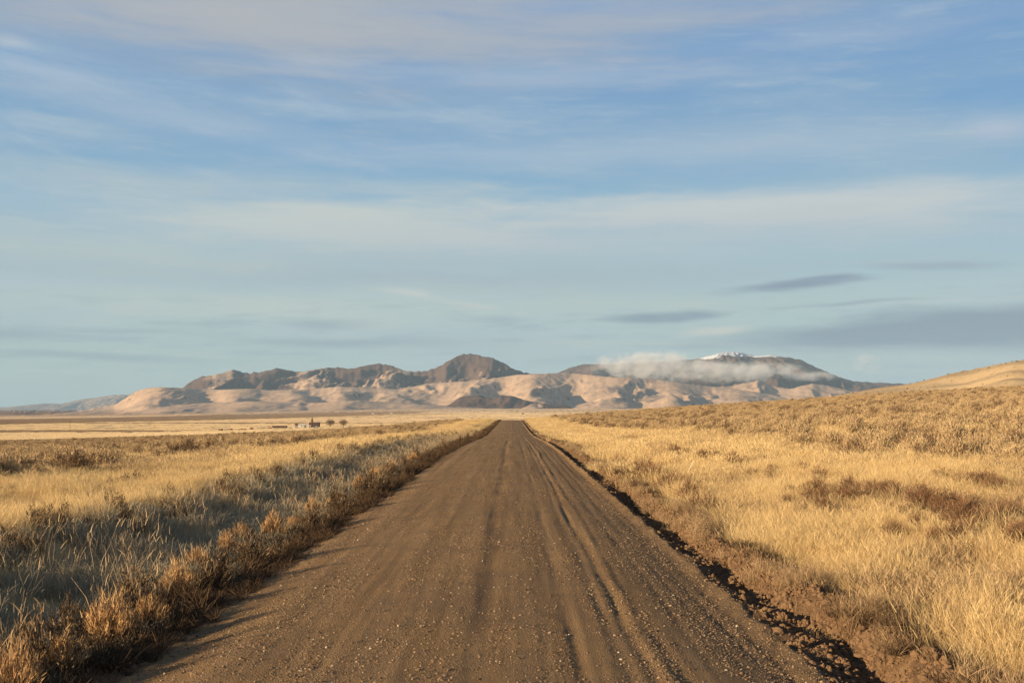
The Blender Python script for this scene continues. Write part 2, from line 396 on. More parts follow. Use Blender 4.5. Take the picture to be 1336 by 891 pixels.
M_tumble = plant_mat('russet_tumbleweed', (.07, .035, .022), (.20, .108, .06), (.40, .25, .14), .12)
M_stem = plain_mat('woody_stem', (.13, .09, .06))
M_bark = plain_mat('grey_bark', (.16, .12, .09))

class Blades:
    """collects tapered blades (two quads each) for one mesh"""
    def __init__(s): s.V = []; s.F = []; s.T = []; s.n = 0
    def add(s, p0, d, L, w, droop, tint, tipw=.35):
        """arrays: p0 (n,3), d (n,3) unit direction, L (n), w (n), droop (n)"""
        p0 = np.asarray(p0, float); n = len(p0)
        L = np.broadcast_to(L, (n,)); w = np.broadcast_to(w, (n,)); droop = np.broadcast_to(droop, (n,)); tint = np.broadcast_to(tint, (n,))
        d = d / np.linalg.norm(d, axis=1, keepdims=True)
        r = rng.normal(size=(n, 3)); side = np.cross(d, r); side /= np.linalg.norm(side, axis=1, keepdims=True) + 1e-9
        h = d.copy(); h[:, 2] = 0; hn = np.linalg.norm(h, axis=1, keepdims=True) + 1e-6; h = h / hn
        pts = []
        for k in (0, .55, 1):
            c = p0 + d * (L * k)[:, None] + (h * .6 + np.array([0, 0, -.55])) * (droop * L * k * k)[:, None]
            ww = (w * (1, .85, tipw)[(0, .55, 1).index(k)] * .5)[:, None]
            pts += [c - side * ww, c + side * ww]
        P = np.stack(pts, 1)
        idx = s.n + np.arange(n)[:, None] * 6
        s.F.append((idx + np.array([0, 1, 3, 2])).reshape(-1, 4)); s.F.append((idx + np.array([2, 3, 5, 4])).reshape(-1, 4))
        s.V.append(P.reshape(-1, 3)); s.T.append(np.repeat(tint, 6)); s.n += n * 6
    def mesh(s, name, mat): return mesh_np(name, np.concatenate(s.V), np.concatenate(s.F), mat, {'tint': np.concatenate(s.T)})
def unit(a): return a / np.linalg.norm(a, axis=-1, keepdims=True)
def grass_patch(name, mat, R, n, h, w, lean=.3, tufts=7, seeds=True):
    b = Blades()
    c = rng.uniform(-R, R, (tufts, 2)); k = rng.integers(0, tufts, n)
    p = np.zeros((n, 3)); p[:, :2] = c[k] + rng.normal(0, R * .16, (n, 2)); p[:, 2] = -.04
    d = np.zeros((n, 3)); d[:, :2] = rng.normal(0, lean, (n, 2)) + (p[:, :2] - c[k]) / R * .8 + rng.normal(0, .1, (tufts, 2))[k]; d[:, 2] = 1
    hh = h * rng.uniform(.45, 1.1, n) * (.75 + .5 * rng.random(tufts))[k]
    tt = np.clip(rng.normal(.5, .22, n), 0, 1)
    b.add(p, d, hh, w * rng.uniform(.6, 1.3, n), rng.uniform(0, .5, n), tt)
    if seeds:
        q = rng.random(n) < .35
        du = unit(d); tips = p + du * hh[:, None] * .8
        b.add(tips[q], du[q] + rng.normal(0, .2, (q.sum(), 3)), h * .28, w * 1.5, .3, np.clip(tt[q] + .15, 0, 1), .1)
    return b.mesh(name, mat)
def shrub_meshes(name, mat, Wd, Ht, stems, leaves, lw, ll, upright=.6, hollow=.3, spread=1.0, tintb=.5):
    """a shrub: woody stems that fan from the base and sprigs along their outer two thirds"""
    a = rng.uniform(0, 2 * PI, stems); rr = np.sqrt(rng.random(stems))
    lobes = 1 + .22 * np.sin(a * 3 + rng.uniform(0, 6)) + .12 * np.sin(a * 5 + rng.uniform(0, 6))
    tip = np.stack([np.cos(a) * rr * Wd * .5 * spread * lobes, np.sin(a) * rr * Wd * .5 * spread * lobes, Ht * (1 - .62 * rr ** 2) * rng.uniform(.72, 1.08, stems)], 1)
    root = np.stack([np.cos(a) * rr * Wd * .07, np.sin(a) * rr * Wd * .07, np.full(stems, -.05)], 1)
    dirs = tip - root; Ls = np.linalg.norm(dirs, axis=1)
    sb = Blades(); sb.add(root, dirs, Ls * .95, .012, 0, rng.random(stems), .3)
    st = sb.mesh(name + '_stem', M_stem)
    lb = Blades()
    k = rng.integers(0, stems, leaves); f = hollow + (1 - hollow) * rng.random(leaves) ** .7
    p = root[k] + dirs[k] * f[:, None] + rng.normal(0, Wd * .03, (leaves, 3)); p[:, 2] = np.maximum(p[:, 2], .0)
    d = unit(dirs[k]) * .7 + rng.normal(0, .45, (leaves, 3)); d[:, 2] += upright
    tt = np.clip(rng.normal(tintb, .2, leaves) + (rng.random(stems)[k] - .5) * .3, 0, 1)
    lb.add(p, d, ll * rng.uniform(.6, 1.4, leaves), lw * rng.uniform(.6, 1.4, leaves), .1, tt, .3)
    return lb.mesh(name + '_foliage', mat), st

PC = bpy.data.collections.new('instance_sources')      # not linked to the scene: sources of the countless tufts
def source_coll(name, meshes):
    c = bpy.data.collections.new(name)
    for i, me in enumerate(meshes):
        for mm in (me if isinstance(me, (list, tuple)) else [me]):
            o = bpy.data.objects.new('%s_%02d' % (name, i), mm); c.objects.link(o)
    return c
def joined(pair, name):
    """leaf and stem mesh as one, for instanced use"""
    import bmesh
    bm = bmesh.new(); bm.from_mesh(pair[0]); n0 = len(bm.faces); bm.from_mesh(pair[1])
    bm.faces.ensure_lookup_table()
    me = bpy.data.meshes.new(name)
    for f in bm.faces[n0:]: f.material_index = 1
    bm.to_mesh(me); bm.free(); me.materials.append(pair[0].materials[0]); me.materials.append(pair[1].materials[0])
    return me
def scatter(name, P, rot, scl, idx, coll, label, cat=None):
    me = bpy.data.meshes.new(name); n = len(P)
    me.vertices.add(n); me.vertices.foreach_set('co', np.asarray(P, np.float32).ravel())
    a = me.attributes.new('rot', 'FLOAT_VECTOR', 'POINT'); a.data.foreach_set('vector', np.asarray(rot, np.float32).ravel())
    a = me.attributes.new('scl', 'FLOAT_VECTOR', 'POINT'); a.data.foreach_set('vector', np.asarray(scl, np.float32).ravel())
    a = me.attributes.new('idx', 'INT', 'POINT'); a.data.foreach_set('value', np.asarray(idx, np.int32))
    o = link(name, me)
    g = bpy.data.node_groups.new(name + '_scatter', 'GeometryNodeTree')
    g.interface.new_socket('Geometry', in_out='INPUT', socket_type='NodeSocketGeometry')
    g.interface.new_socket('Geometry', in_out='OUTPUT', socket_type='NodeSocketGeometry')
    N = g.nodes; Lk = g.links
    gi = N.new('NodeGroupInput'); go = N.new('NodeGroupOutput')
    iop = N.new('GeometryNodeInstanceOnPoints'); ci = N.new('GeometryNodeCollectionInfo')
    ci.inputs['Collection'].default_value = coll; ci.inputs['Separate Children'].default_value = True; ci.inputs['Reset Children'].default_value = True
    def na(nm, typ):
        q = N.new('GeometryNodeInputNamedAttribute'); q.data_type = typ; q.inputs['Name'].default_value = nm; return q.outputs[0]
    Lk.new(gi.outputs[0], iop.inputs['Points']); Lk.new(ci.outputs[0], iop.inputs['Instance'])
    iop.inputs['Pick Instance'].default_value = True
    Lk.new(na('idx', 'INT'), iop.inputs['Instance Index'])
    e2r = N.new('FunctionNodeEulerToRotation'); Lk.new(na('rot', 'FLOAT_VECTOR'), e2r.inputs[0]); Lk.new(e2r.outputs[0], iop.inputs['Rotation'])
    Lk.new(na('scl', 'FLOAT_VECTOR'), iop.inputs['Scale']); Lk.new(iop.outputs[0], go.inputs[0])
    md = o.modifiers.new('scatter', 'NODES'); md.node_group = g
    return tag(o, label, cat, None, 'stuff')
def slope_tilt(n, k=.06): return np.stack([rng.normal(0, k, n), rng.normal(0, k, n), rng.uniform(0, 2 * PI, n)], 1)
def view_ok(x, y, m=1.5): return np.abs(x) < (y + 1.5) * .50 + m

grass_near = source_coll('grass_tuft', [grass_patch('grass_tuft', M_grass, .42, 540, .42, .0027, .16, 9) for _ in range(6)])
grass_brown = source_coll('weedy_tuft', [grass_patch('weedy_tuft', M_grassb, .5, 260, .40, .006, .3, 8) for _ in range(3)])
grass_far = source_coll('grass_clump', [grass_patch('grass_clump', M_grass, .8, 380, .46, .0085, .18, 10) for _ in range(6)])
ditch_src = source_coll('ditch_tuft', [grass_patch('ditch_tuft', M_ditch, .40, 300, .34, .0045, .3, 9) for _ in range(5)])
def pts_in(x0, x1, y0, y1, dens):
    n = int((x1 - x0) * (y1 - y0) * dens)
    return rng.uniform(x0, x1, n), rng.uniform(y0, y1, n)
def edge_wob(y, s): return .18 * pnoise(y / 1.1, y * 0 + s, 61) + .35 * pnoise(y / 6.0, y * 0 + s, 62)
GX_, GY_, GS_, GI_ = [], [], [], []
def add_grass(x, y, keepm, s, far):
    x, y = x[keepm], y[keepm]; GX_.append(x); GY_.append(y); GS_.append(np.broadcast_to(s, x.shape) * rng.uniform(.75, 1.25, len(x))); GI_.append(rng.integers(0, 6, len(x)) + (6 if far else 0))
# right verge, close
x, y = pts_in(3.5, 22, 3.5, 34, 9.0)
brush_x = lambda y: 11.3 + 2.5 * pnoise(y / 9.0, y * 0, 63)
k = (x > 3.92 + .9 * edge_wob(y, 1.5)) & view_ok(x, y)
clump = .66 + .6 * (fbm(x / 1.3, y / 1.3, 2, 64) + .3) - .2 * ss(.4, 1.2, 5 - x)
k &= rng.random(len(x)) < np.clip(clump, .2, 1)
add_grass(x, y, k, 1.0, False)
x, y = pts_in(3.5, 40, 30, 90, 3.2); k = (x > 4.1 + edge_wob(y, 1.5)) & view_ok(x, y) & (rng.random(len(x)) < np.where(x > brush_x(y), .3, .9)); add_grass(x, y, k, .95, True)
x, y = pts_in(3.5, 175, 85, 345, .9); k = (x > 4.1 + edge_wob(y, 1.5)) & view_ok(x, y) & (rng.random(len(x)) < np.where(x > brush_x(y), .3, 1)); add_grass(x, y, k, 1.1, True)
# left field beyond the ditch
x, y = pts_in(-26, -7.2, 10, 40, 8.0); k = (x < -7.6 + edge_wob(y, 4.5)) & view_ok(x, y) & (rng.random(len(x)) < np.where(x < -14, .5, .95)); add_grass(x, y, k, .85, False)
x, y = pts_in(-50, -7.2, 38, 95, 3.0); k = (x < -7.6 + edge_wob(y, 4.5)) & view_ok(x, y) & (rng.random(len(x)) < np.where(x < -15, .45, .95)); add_grass(x, y, k, .85, True)
x, y = pts_in(-175, -4.0, 90, 345, .9); k = (x < np.interp(y, [90, 140, 200], [-7.4, -6.0, -4.6]) + edge_wob(y, 4.5)) & view_ok(x, y) & (rng.random(len(x)) < np.where(x < -16, .4, 1)); add_grass(x, y, k, .9, True)
gx, gy, gs, gi_ = map(np.concatenate, (GX_, GY_, GS_, GI_))
P = np.stack([gx, gy, ground_z(gx, gy)], 1)
brn = fbm(gx / 3.5, gy / 6.0, 3, 93) + .35 * ss(3, 9, gx) * ss(30, 12, gy) + .25 * ss(10, 16, np.abs(gx)) > .21 + .5 * (rng.random(len(gx)) - .3)
gi_ = np.where(brn, 12 + rng.integers(0, 3, len(gx)), gi_); gs = np.where(brn & (gy > 35), gs * 1.3, gs)
allg = bpy.data.collections.new('grass_sources')
for i, o in enumerate(list(grass_near.objects) + list(grass_far.objects) + list(grass_brown.objects)): o.name = 'grass_src_%02d' % i; allg.objects.link(o)
sc = np.stack([gs, gs, gs * rng.uniform(.8, 1.15, len(gs))], 1)
scatter('dry_grass', P, slope_tilt(len(P)), sc, gi_, allg, 'golden dry grass covering both verges and the range')
# ditch growth on the left, in the shade of the field edge
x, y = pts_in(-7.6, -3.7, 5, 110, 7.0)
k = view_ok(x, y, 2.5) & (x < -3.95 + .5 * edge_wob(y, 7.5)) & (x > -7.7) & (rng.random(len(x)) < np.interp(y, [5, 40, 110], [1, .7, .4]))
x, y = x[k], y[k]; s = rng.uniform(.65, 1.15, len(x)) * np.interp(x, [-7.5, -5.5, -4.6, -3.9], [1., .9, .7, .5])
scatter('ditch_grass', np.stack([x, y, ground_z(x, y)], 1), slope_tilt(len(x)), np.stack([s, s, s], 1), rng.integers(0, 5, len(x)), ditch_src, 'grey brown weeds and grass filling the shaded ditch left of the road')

M_stalk = plant_mat('dry_stalks', (.26, .16, .09), (.50, .36, .21), (.68, .52, .33), .2)
stalk_src = source_coll('stalk', [grass_patch('stalk', M_stalk, .35, 34, .58, .006, .14, 5) for _ in range(5)])
x, y = pts_in(-7.4, -4.4, 5, 140, 8.0)
k = view_ok(x, y, 2.5) & (rng.random(len(x)) < .25 + .9 * np.clip(fbm(x / 1.2, y / 2, 2, 90), -.2, 1)); x, y = x[k], y[k]; s = rng.uniform(.6, 1.15, len(x))
scatter('dry_stalks', np.stack([x, y, ground_z(x, y)], 1), slope_tilt(len(x)), np.stack([s, s, s], 1), rng.integers(0, 5, len(x)), stalk_src, 'dry pale stalks whose tips catch the sun above the shaded ditch')

# the valley floor's own low growth, which a low sun lights from the side
M_vg = plant_mat('valley_stubble', (.62, .45, .25), (.80, .62, .38), (.90, .74, .50), .25)
M_vb = plant_mat('valley_brush', (.20, .14, .095), (.30, .215, .145), (.40, .30, .20), .1)
M_vt = plant_mat('valley_bunchgrass', (.50, .37, .25), (.68, .52, .37), (.80, .64, .47), .2)
def valley_strip(mat, h):
    b = Blades(); n = 260
    p = np.zeros((n, 3)); p[:, 0] = rng.uniform(-4, 4, n); p[:, 1] = rng.uniform(-2, 2, n); p[:, 2] = -.08
    d = rng.normal(0, .35, (n, 3)); d[:, 2] = 1
    b.add(p, d, h * rng.uniform(.5, 1.2, n), .13, .2, rng.random(n), .5)
    return b.mesh('valley_strip', mat)
vsrc = bpy.data.collections.new('valley_sources')
for i in range(9):
    o = bpy.data.objects.new('valley_src_%d' % i, valley_strip((M_vg, M_vb, M_vt)[i // 3], (.45, .6, .45)[i // 3])); vsrc.objects.link(o)
dd = 430.0; VX, VY = [], []
while dd < 8800:
    n = int(dd * 1.02 / 6.5); VX.append((rng.random(n) - .5) * dd * 1.02); VY.append(dd * (1 + rng.normal(0, .008, n))); dd *= 1.017
x = np.concatenate(VX); y = np.concatenate(VY)
uu = 668 + F * x / y; dyy = F * 20.2 / y
brz = ss(25, 21, dyy + np.interp(uu, [0, 280, 600, 760, 900], [0, 9, 19, 24, 32])) * (1 - ss(520, 700, uu))
pat = fbm(x / 900, y / 260, 4, 91); wig = fbm(x / 300, y / 60, 3, 92)
typ = np.where(brz + .5 * wig > .5, 1, 0)
typ = np.where((pat > .10) & (y > 1300) & (typ == 0) & (rng.random(len(x)) < .8), 2, typ)
typ = np.where((pat < -.22) & (y > 700), 1, typ)
typ = np.where((dyy < np.interp(uu, [0, 280, 600, 700], [11, 5, 2.5, 2])) & (uu < 700), 2, typ)
typ = np.where(y + 2500 * wig > 6000, np.where(rng.random(len(x)) < .25, 1, 2), typ)
s = 1 + y / 6000
scatter('valley_growth', np.stack([x, y, ground_z(x, y)], 1), slope_tilt(len(x), .0) * np.array([0, 0, .02]), np.stack([s * 1.0, s, s], 1), typ * 3 + rng.integers(0, 3, len(x)), vsrc, 'stubble and low brush in pale and dark bands over the valley floor')

M_bank = plant_mat('dark_bank_weeds', (.03, .02, .013), (.085, .055, .035), (.20, .13, .075), .1)  # near-black colour stands in for the shadow band along the bank
bank_src = source_coll('bank_weed', [grass_patch('bank_weed', M_bank, .22, 170, .24, .007, .5, 6, False) for _ in range(4)])
x, y = pts_in(-4.35, -3.22, 4.5, 330, 15.0)
k = (x < -3.36 + .13 * pnoise(y / .7, y * 0, 95) + .1 * pnoise(y / 3.0, y * 0, 96)) & (rng.random(len(x)) < .8); x, y = x[k], y[k]; s = rng.uniform(.4, 1.1, len(x)) * np.interp(x, [-4.3, -3.8, -3.3], [1.2, 1.15, .6]) * np.minimum(1 + y / 160, 1.35)
x2, y2 = pts_in(3.38, 3.95, 4.5, 150, 26.0)  # dark weeds added where the second shadow falls behind the right ridge
k = (fbm(x2 / .35, y2 / 1.3, 3, 98) + .35 * pnoise(y2 / 4.0, y2 * 0, 99) > .02) & (np.abs(x2 - 3.66 - .12 * pnoise(y2 / 2.0, y2 * 0, 100)) < .2); x2, y2 = x2[k], y2[k]
x = np.concatenate([x, x2]); y = np.concatenate([y, y2]); s = np.concatenate([s, rng.uniform(.35, .8, len(x2)) * np.minimum(1 + y2 / 120, 1.6)])
scatter('bank_weeds', np.stack([x, y, ground_z(x, y)], 1), slope_tilt(len(x), .2), np.stack([s, s, s], 1), rng.integers(0, 4, len(x)), bank_src, 'matted weeds coloured dark for the shadow bands on the left road bank and behind the right dirt ridge')

n = 900; y = 5.0 * (70 / 5.0) ** rng.random(n); x = rng.uniform(3.05, 4.1, n); k = fbm(x / .5, y / 1.6, 2, 97) > .12; x, y = x[k], y[k]; s = rng.uniform(.25, .6, len(x))
scatter('ridge_weeds', np.stack([x, y, ground_z(x, y)], 1), slope_tilt(len(x), .3), np.stack([s, s, s], 1), rng.integers(0, 3, len(x)), grass_brown, 'sparse dead weeds growing through the graded dirt ridge')

# ---- shrubs as things
def inst_shrub(proto, loc, rz, s, sz=1.0):
    """copy a shrub and its parts"""
    r = proto['root'].copy(); C.objects.link(r); r.location = loc; r.rotation_euler = (0, 0, rz); r.scale = (s, s, s * sz)
    for ch in proto['parts']:
        c = ch.copy(); C.objects.link(c); c.parent = r
    return r
def proto(name, cat, meshes, stem_name='stem'):
    r = bpy.data.objects.new(name, None)
    f = bpy.data.objects.new('foliage', meshes[0]); s = bpy.data.objects.new(stem_name, meshes[1])
    r['category'] = cat
    return {'root': r, 'parts': [f, s]}
sage_m = [shrub_meshes('sagebrush', M_sage, random.uniform(.85, 1.1), random.uniform(.6, .8), 70, 1500, .014, .085, .55) for _ in range(6)]
sage_d = [shrub_meshes('dark_sagebrush', M_sagedark, .95, .7, 70, 1300, .014, .08, .5) for _ in range(3)]
rabbit_m = [shrub_meshes('rabbitbrush', M_rabbit, random.uniform(.6, .75), random.uniform(.5, .62), 90, 1300, .009, .09, .9, .25) for _ in range(4)]
weed_m = [shrub_meshes('dark_weed', M_weed, .5, .5, 40, 650, .010, .05, .7, .25) for _ in range(4)]
tumble_m = [shrub_meshes('tumbleweed', M_tumble, .8, .42, 80, 900, .007, .09, .15, .1, 1.1) for _ in range(4)]
sage_p = [proto('sagebrush', 'sagebrush', q) for q in sage_m]; saged_p = [proto('dark_sagebrush', 'sagebrush', q) for q in sage_d]
rabbit_p = [proto('rabbitbrush', 'rabbitbrush', q) for q in rabbit_m]; weed_p = [proto('roadside_weed', 'weed', q) for q in weed_m]
tumble_p = [proto('tumbleweed', 'tumbleweed', q) for q in tumble_m]

# the brush: a jittered grid over both flats
def brush_points():
    out = []
    for sgn, x0, x1 in ((1, 9.5, 180), (-1, 13.0, 180)):
        n = 42000
        xx = x0 + (x1 - x0) * rng.random(n); yy = 14 + 326 * rng.random(n)
        k = (np.abs(xx) < yy * .52 + 3)
        xx, yy = xx[k], yy[k]
        bx = brush_x(yy) if sgn > 0 else 14.0 + 2.5 * pnoise(yy / 12.0, yy * 0, 65)
        dens = ss(-1.5, 2.5, xx - bx) * np.clip(.75 + .9 * fbm(xx / 9, yy / 9, 2, 66), .15, 1)
        k = rng.random(len(xx)) < dens
        out.append(np.stack([sgn * xx[k], yy[k]], 1))
    return np.concatenate(out)
bp = brush_points(); bs = rng.uniform(.6, 1.3, len(bp)); bs = bs * np.where(rng.random(len(bp)) < .12, 1.25, 1)
dark = rng.random(len(bp)) < .15 + .25 * (fbm(bp[:, 0] / 14, bp[:, 1] / 14, 2, 67) > .22)
app = bs / bp[:, 1] * (np.abs(bp[:, 0]) < bp[:, 1] * .475)
order = np.argsort(-app)
first = order[:292]; rest = order[292:]
bz = ground_z(bp[:, 0], bp[:, 1])
nd = 0
for j, i in enumerate(first):
    x, y = bp[i]; isd = bool(dark[i])
    p = saged_p[j % 3] if isd else sage_p[j % 6]
    o = inst_shrub(p, (x, y, bz[i] - .02), random.uniform(0, 6.28), bs[i])
    sd = 'right' if x > 0 else 'left'
    if isd: tag(o, 'dark brown sagebrush among paler ones on the %s flat' % ('rising' if x > 0 else 'lower left'), None, 'dark sagebrush on the %s of the road' % sd)
    else: tag(o, 'straw coloured sagebrush in the dense brush beyond the %s grass strip' % sd, None, 'sagebrush on the %s of the road' % sd)
srcs = [joined(q, 'brush_src') for q in sage_m] + [joined(q, 'brush_src') for q in sage_d]
bc = source_coll('brush', srcs)
ii = np.where(dark[rest], rng.integers(6, 9, len(rest)), rng.integers(0, 6, len(rest)))
s = bs[rest] * 1.1
scatter('brush_cover', np.stack([bp[rest, 0], bp[rest, 1], bz[rest] - .02], 1), slope_tilt(len(rest), .04), np.stack([s, s, s], 1), ii, bc, 'endless sagebrush covering the flats beyond the nearer shrubs')

hn = 5200; hx = rng.uniform(150, 520, hn); hy = rng.uniform(560, 1000, hn)
hix = np.clip(np.round((hx - 120) / 4).astype(int), 0, HX.shape[1] - 1); hiy = np.clip(np.round((hy - 380) / 5).astype(int), 0, HX.shape[0] - 1)
hh = hz[hiy, hix]; k = (hh > ground_z(hx, hy) + .5) & (fbm(hx / 60, hy / 40, 3, 101) > .05) ; hx, hy, hh = hx[k], hy[k], hh[k]; s = rng.uniform(.6, 1.6, len(hx))
scatter('hill_brush', np.stack([hx, hy, hh - .1], 1), slope_tilt(len(hx)), np.stack([s, s, s], 1), rng.integers(0, 9, len(hx)), bc, 'thin brush speckling the straw coloured hill at the right')
# orange bushes on the berm left of the road: photo position, width, own label
RB = [((28, 905), .85, 'orange brown bush cut by the lower left corner of the photo, beside the gravel'),
      ((95, 872), .8, 'wide orange brown bush second from the lower left corner at the road edge'),
      ((152, 838), .95, 'tall bushy orange rabbitbrush with upright sunlit tips, third from the lower left corner'),
      ((200, 815), .55, 'low brown bush just behind the tall orange rabbitbrush'),
      ((236, 772), .62, 'small pale orange bush with finger like tips above the dark road edge'),
      ((262, 742), .6, 'reddish orange bush behind the pale finger tipped bush'),
      ((300, 722), .55, 'dull russet bush between the two brightest orange bushes'),
      ((318, 708), .6, 'rust coloured sunlit bush just left of the fan shaped bush'),
      ((360, 702), .72, 'fan shaped light orange bush leaning towards the road'),
      ((385, 690), .5, 'low brown bush right of the fan shaped bush'),
      ((410, 672), .6, 'orange bush near the middle of the shaded left bank'),
      ((438, 660), .55, 'small orange tuft of a bush farther up the shaded left bank'),
      ((470, 640), .7, 'reddish bush where the shaded left bank narrows'),
      ((492, 628), .85, 'bright orange bush at the bend of light on the left bank'),
      ((512, 619), .7, 'orange bush just beyond the bright one on the left bank'),
      ((540, 603), .7, 'small distant orange bush, last of the row along the left road edge')]
for j, ((px, py), w, lab) in enumerate(RB):
    x, y, z = on_ground(px, py, 4.0)
    x = min(x, -3.95)
    o = inst_shrub(rabbit_p[j % 4], (x, y, gz(x, y) - .02), random.uniform(0, 6), w * (.85 if j < 3 else 1.1), 1.15)
    tag(o, lab, None, 'orange bushes along the left road edge')
# continuing low row on that berm (casts the ragged shadow on the gravel)
n = 96; yy = np.geomspace(6.2, 150, n) * rng.uniform(.97, 1.03, n)
for j in range(n):
    x = -4.15 + rng.normal(0, .3); y = float(yy[j]); s = (rng.uniform(.3, .65) + (.6 if rng.random() < .27 else 0)) * (1 + y / 160)
    o = inst_shrub(weed_p[j % 4], (x, y, gz(x, y) - .02), random.uniform(0, 6), s)
    tag(o, 'dark leafy weed in the shaded row between the orange bushes at the left gravel edge', None, 'weeds on the left road bank')
# the dark hedge of weeds where the lit field meets the ditch
n = 180; yy = np.geomspace(11, 130, n) * rng.uniform(.98, 1.02, n)
for j in range(n):
    y = float(yy[j]); x = -7.2 + rng.normal(0, .35); s = rng.uniform(.45, .95) * (1 + y / 200)
    o = inst_shrub(weed_p[j % 4], (x, y, gz(x, y) - .02), random.uniform(0, 6), s, 1.0)
    tag(o, 'dark brown weed in the ragged row between the golden field and the shaded ditch', None, 'weeds along the left field edge')
# two dark clump lines in the left field
for (px, py, s) in [(150, 640, .8), (165, 637, 1.), (182, 634, 1.), (200, 632, .9), (92, 655, .7), (105, 652, .6)]:
    x, y, z = on_ground(px, py, 9)
    o = inst_shrub(weed_p[random.randrange(4)], (x, y, z - .02), random.uniform(0, 6), s * 1.3, .8)
    tag(o, 'low blackish weed clump in the thin dark line across the golden left field', None, 'dark clumps in the left field')
# russet tumbleweeds caught along the old line in the right grass
for j, (px, py, s) in enumerate([(880, 598, .9), (905, 604, .8), (925, 609, .9), (950, 612, .8), (975, 614, .6), (958, 626, .6), (1000, 634, .6), (1010, 628, .7), (1035, 650, .9), (1050, 660, 1.), (1068, 664, 1.1), (1085, 660, 1.), (1122, 668, 1.), (1135, 662, 1.1), (1150, 668, 1.1), (1165, 676, .8), (1205, 680, 1.0), (1222, 684, 1.1), (1240, 690, 1.), (1255, 697, 1.), (1275, 702, 1.), (1290, 708, 1.1), (1300, 722, .8), (1325, 715, 1.), (1334, 735, 1.), (1218, 705, .6), (860, 592, .8), (835, 586, .8), (1262, 645, .9), (1275, 650, .9), (1190, 690, .6)]):
    x, y, z = on_ground(px, py, 6)
    for q in range(3):
      x2 = x + rng.normal(0, .45); y2 = y + rng.normal(0, .9)
      o = inst_shrub(tumble_p[(j + q) % 4], (x2, y2, gz(x2, y2) + .27), random.uniform(0, 6), s * random.uniform(.35, .8), 1.15)
      tag(o, 'dark russet tumbleweed caught in the broken line crossing the golden grass right of the road', None, 'tumbleweeds in the right grass')
for j, (px, py, s, lab) in enumerate([(838, 628, 1.2, 'large russet bush standing out on the right bank where the ruts begin'), (852, 636, 1.1, 'russet bush directly behind the large one on the right bank'), (878, 648, 1., 'reddish brown bush half way along the right bank patch'), (902, 660, .95, 'reddish twiggy bush below the leaning pale stick'), (918, 675, .8, 'low red brown bush at the near end of the right bank patch'), (806, 612, .8, 'small brown bush at the far end of the right bank patch'), (868, 668, .7, 'flattened rusty bush on the dirt side of the right bank patch')]):
    x, y, z = on_ground(px, py, 6)
    x = max(x, 3.75)
    o = inst_shrub(tumble_p[(j + 1) % 4], (x, y, gz(x, y) + .05), random.uniform(0, 6), s * 1.25, 1.2)
    tag(o, lab, None, 'russet bushes on the right bank')
# a pale stick and a dark bent branch
def rod(name, p, q, r, mat, segs=6, bend=0.0):
    n = 7; V = []
    p = Vector(p); q = Vector(q); d = (q - p)
    side = d.cross(Vector((0, 0, 1))).normalized(); up = side.cross(d).normalized()
    for i in range(n):
        f = i / (n - 1); c = p + d * f + up * bend * math.sin(PI * f); rr = r * (1 - .45 * f) * (1 + .1 * math.sin(i * 5))
        for k in range(segs):
            a = 2 * PI * k / segs; V.append(c + side * math.cos(a) * rr + up * math.sin(a) * rr)
    Fq = [[i * segs + k, i * segs + (k + 1) % segs, (i + 1) * segs + (k + 1) % segs, (i + 1) * segs + k] for i in range(n - 1) for k in range(segs)]
    return link(name, mesh_np(name, V, Fq, mat, None, True))
M_pale = plain_mat('bleached_wood', (.78, .68, .50)); M_darkwood = plain_mat('dark_dead_wood', (.06, .04, .03))
x, y, z = on_ground(890, 632, 6)
tag(rod('wooden_stick', (x, y, z + .1), (x + .34, y + .05, z + .72), .013, M_pale, bend=.01), 'thin bleached stick leaning to the right out of the grass of the right bank', 'stick')
x, y, z = on_ground(1240, 694, 6)
tag(rod('dead_branch', (x - .05, y, z + .58), (x + .46, y + .1, z + .42), .015, M_darkwood, bend=.02), 'dark bent branch lying on the tumbleweeds at the right', 'branch')

# ------------------------------------------------------------------ stones and clods
import bmesh
def stone(name, r, mat, seed, sub=1):
    bm = bmesh.new(); bmesh.ops.create_icosphere(bm, subdivisions=sub, radius=r)
    q = random.Random(seed); sx, sy, sz = q.uniform(.8, 1.3), q.uniform(.6, 1.0), q.uniform(.4, .75)
    for v in bm.verts:
        k = q.uniform(.78, 1.15); v.co = Vector((v.co.x * sx * k, v.co.y * sy * k, v.co.z * sz * k))
    me = bpy.data.meshes.new(name); bm.to_mesh(me); bm.free(); me.materials.append(mat); return me
m, t = new_mat('gravel_stone'); oi = t.node('ShaderNodeObjectInfo')
col = t.ramp(oi.outputs['Random'], [(0, (.07, .045, .027)), (.5, (.19, .12, .07)), (.95, (.29, .20, .12)), (1, (.46, .37, .26))])
M_stone = finish(m, t, col, .85, None, .2)
M_clod = plain_mat('earth_clod', (.175, .105, .057), .95, .45, 14)
gc = source_coll('pebble', [stone('pebble', .012, M_stone, i) for i in range(6)])
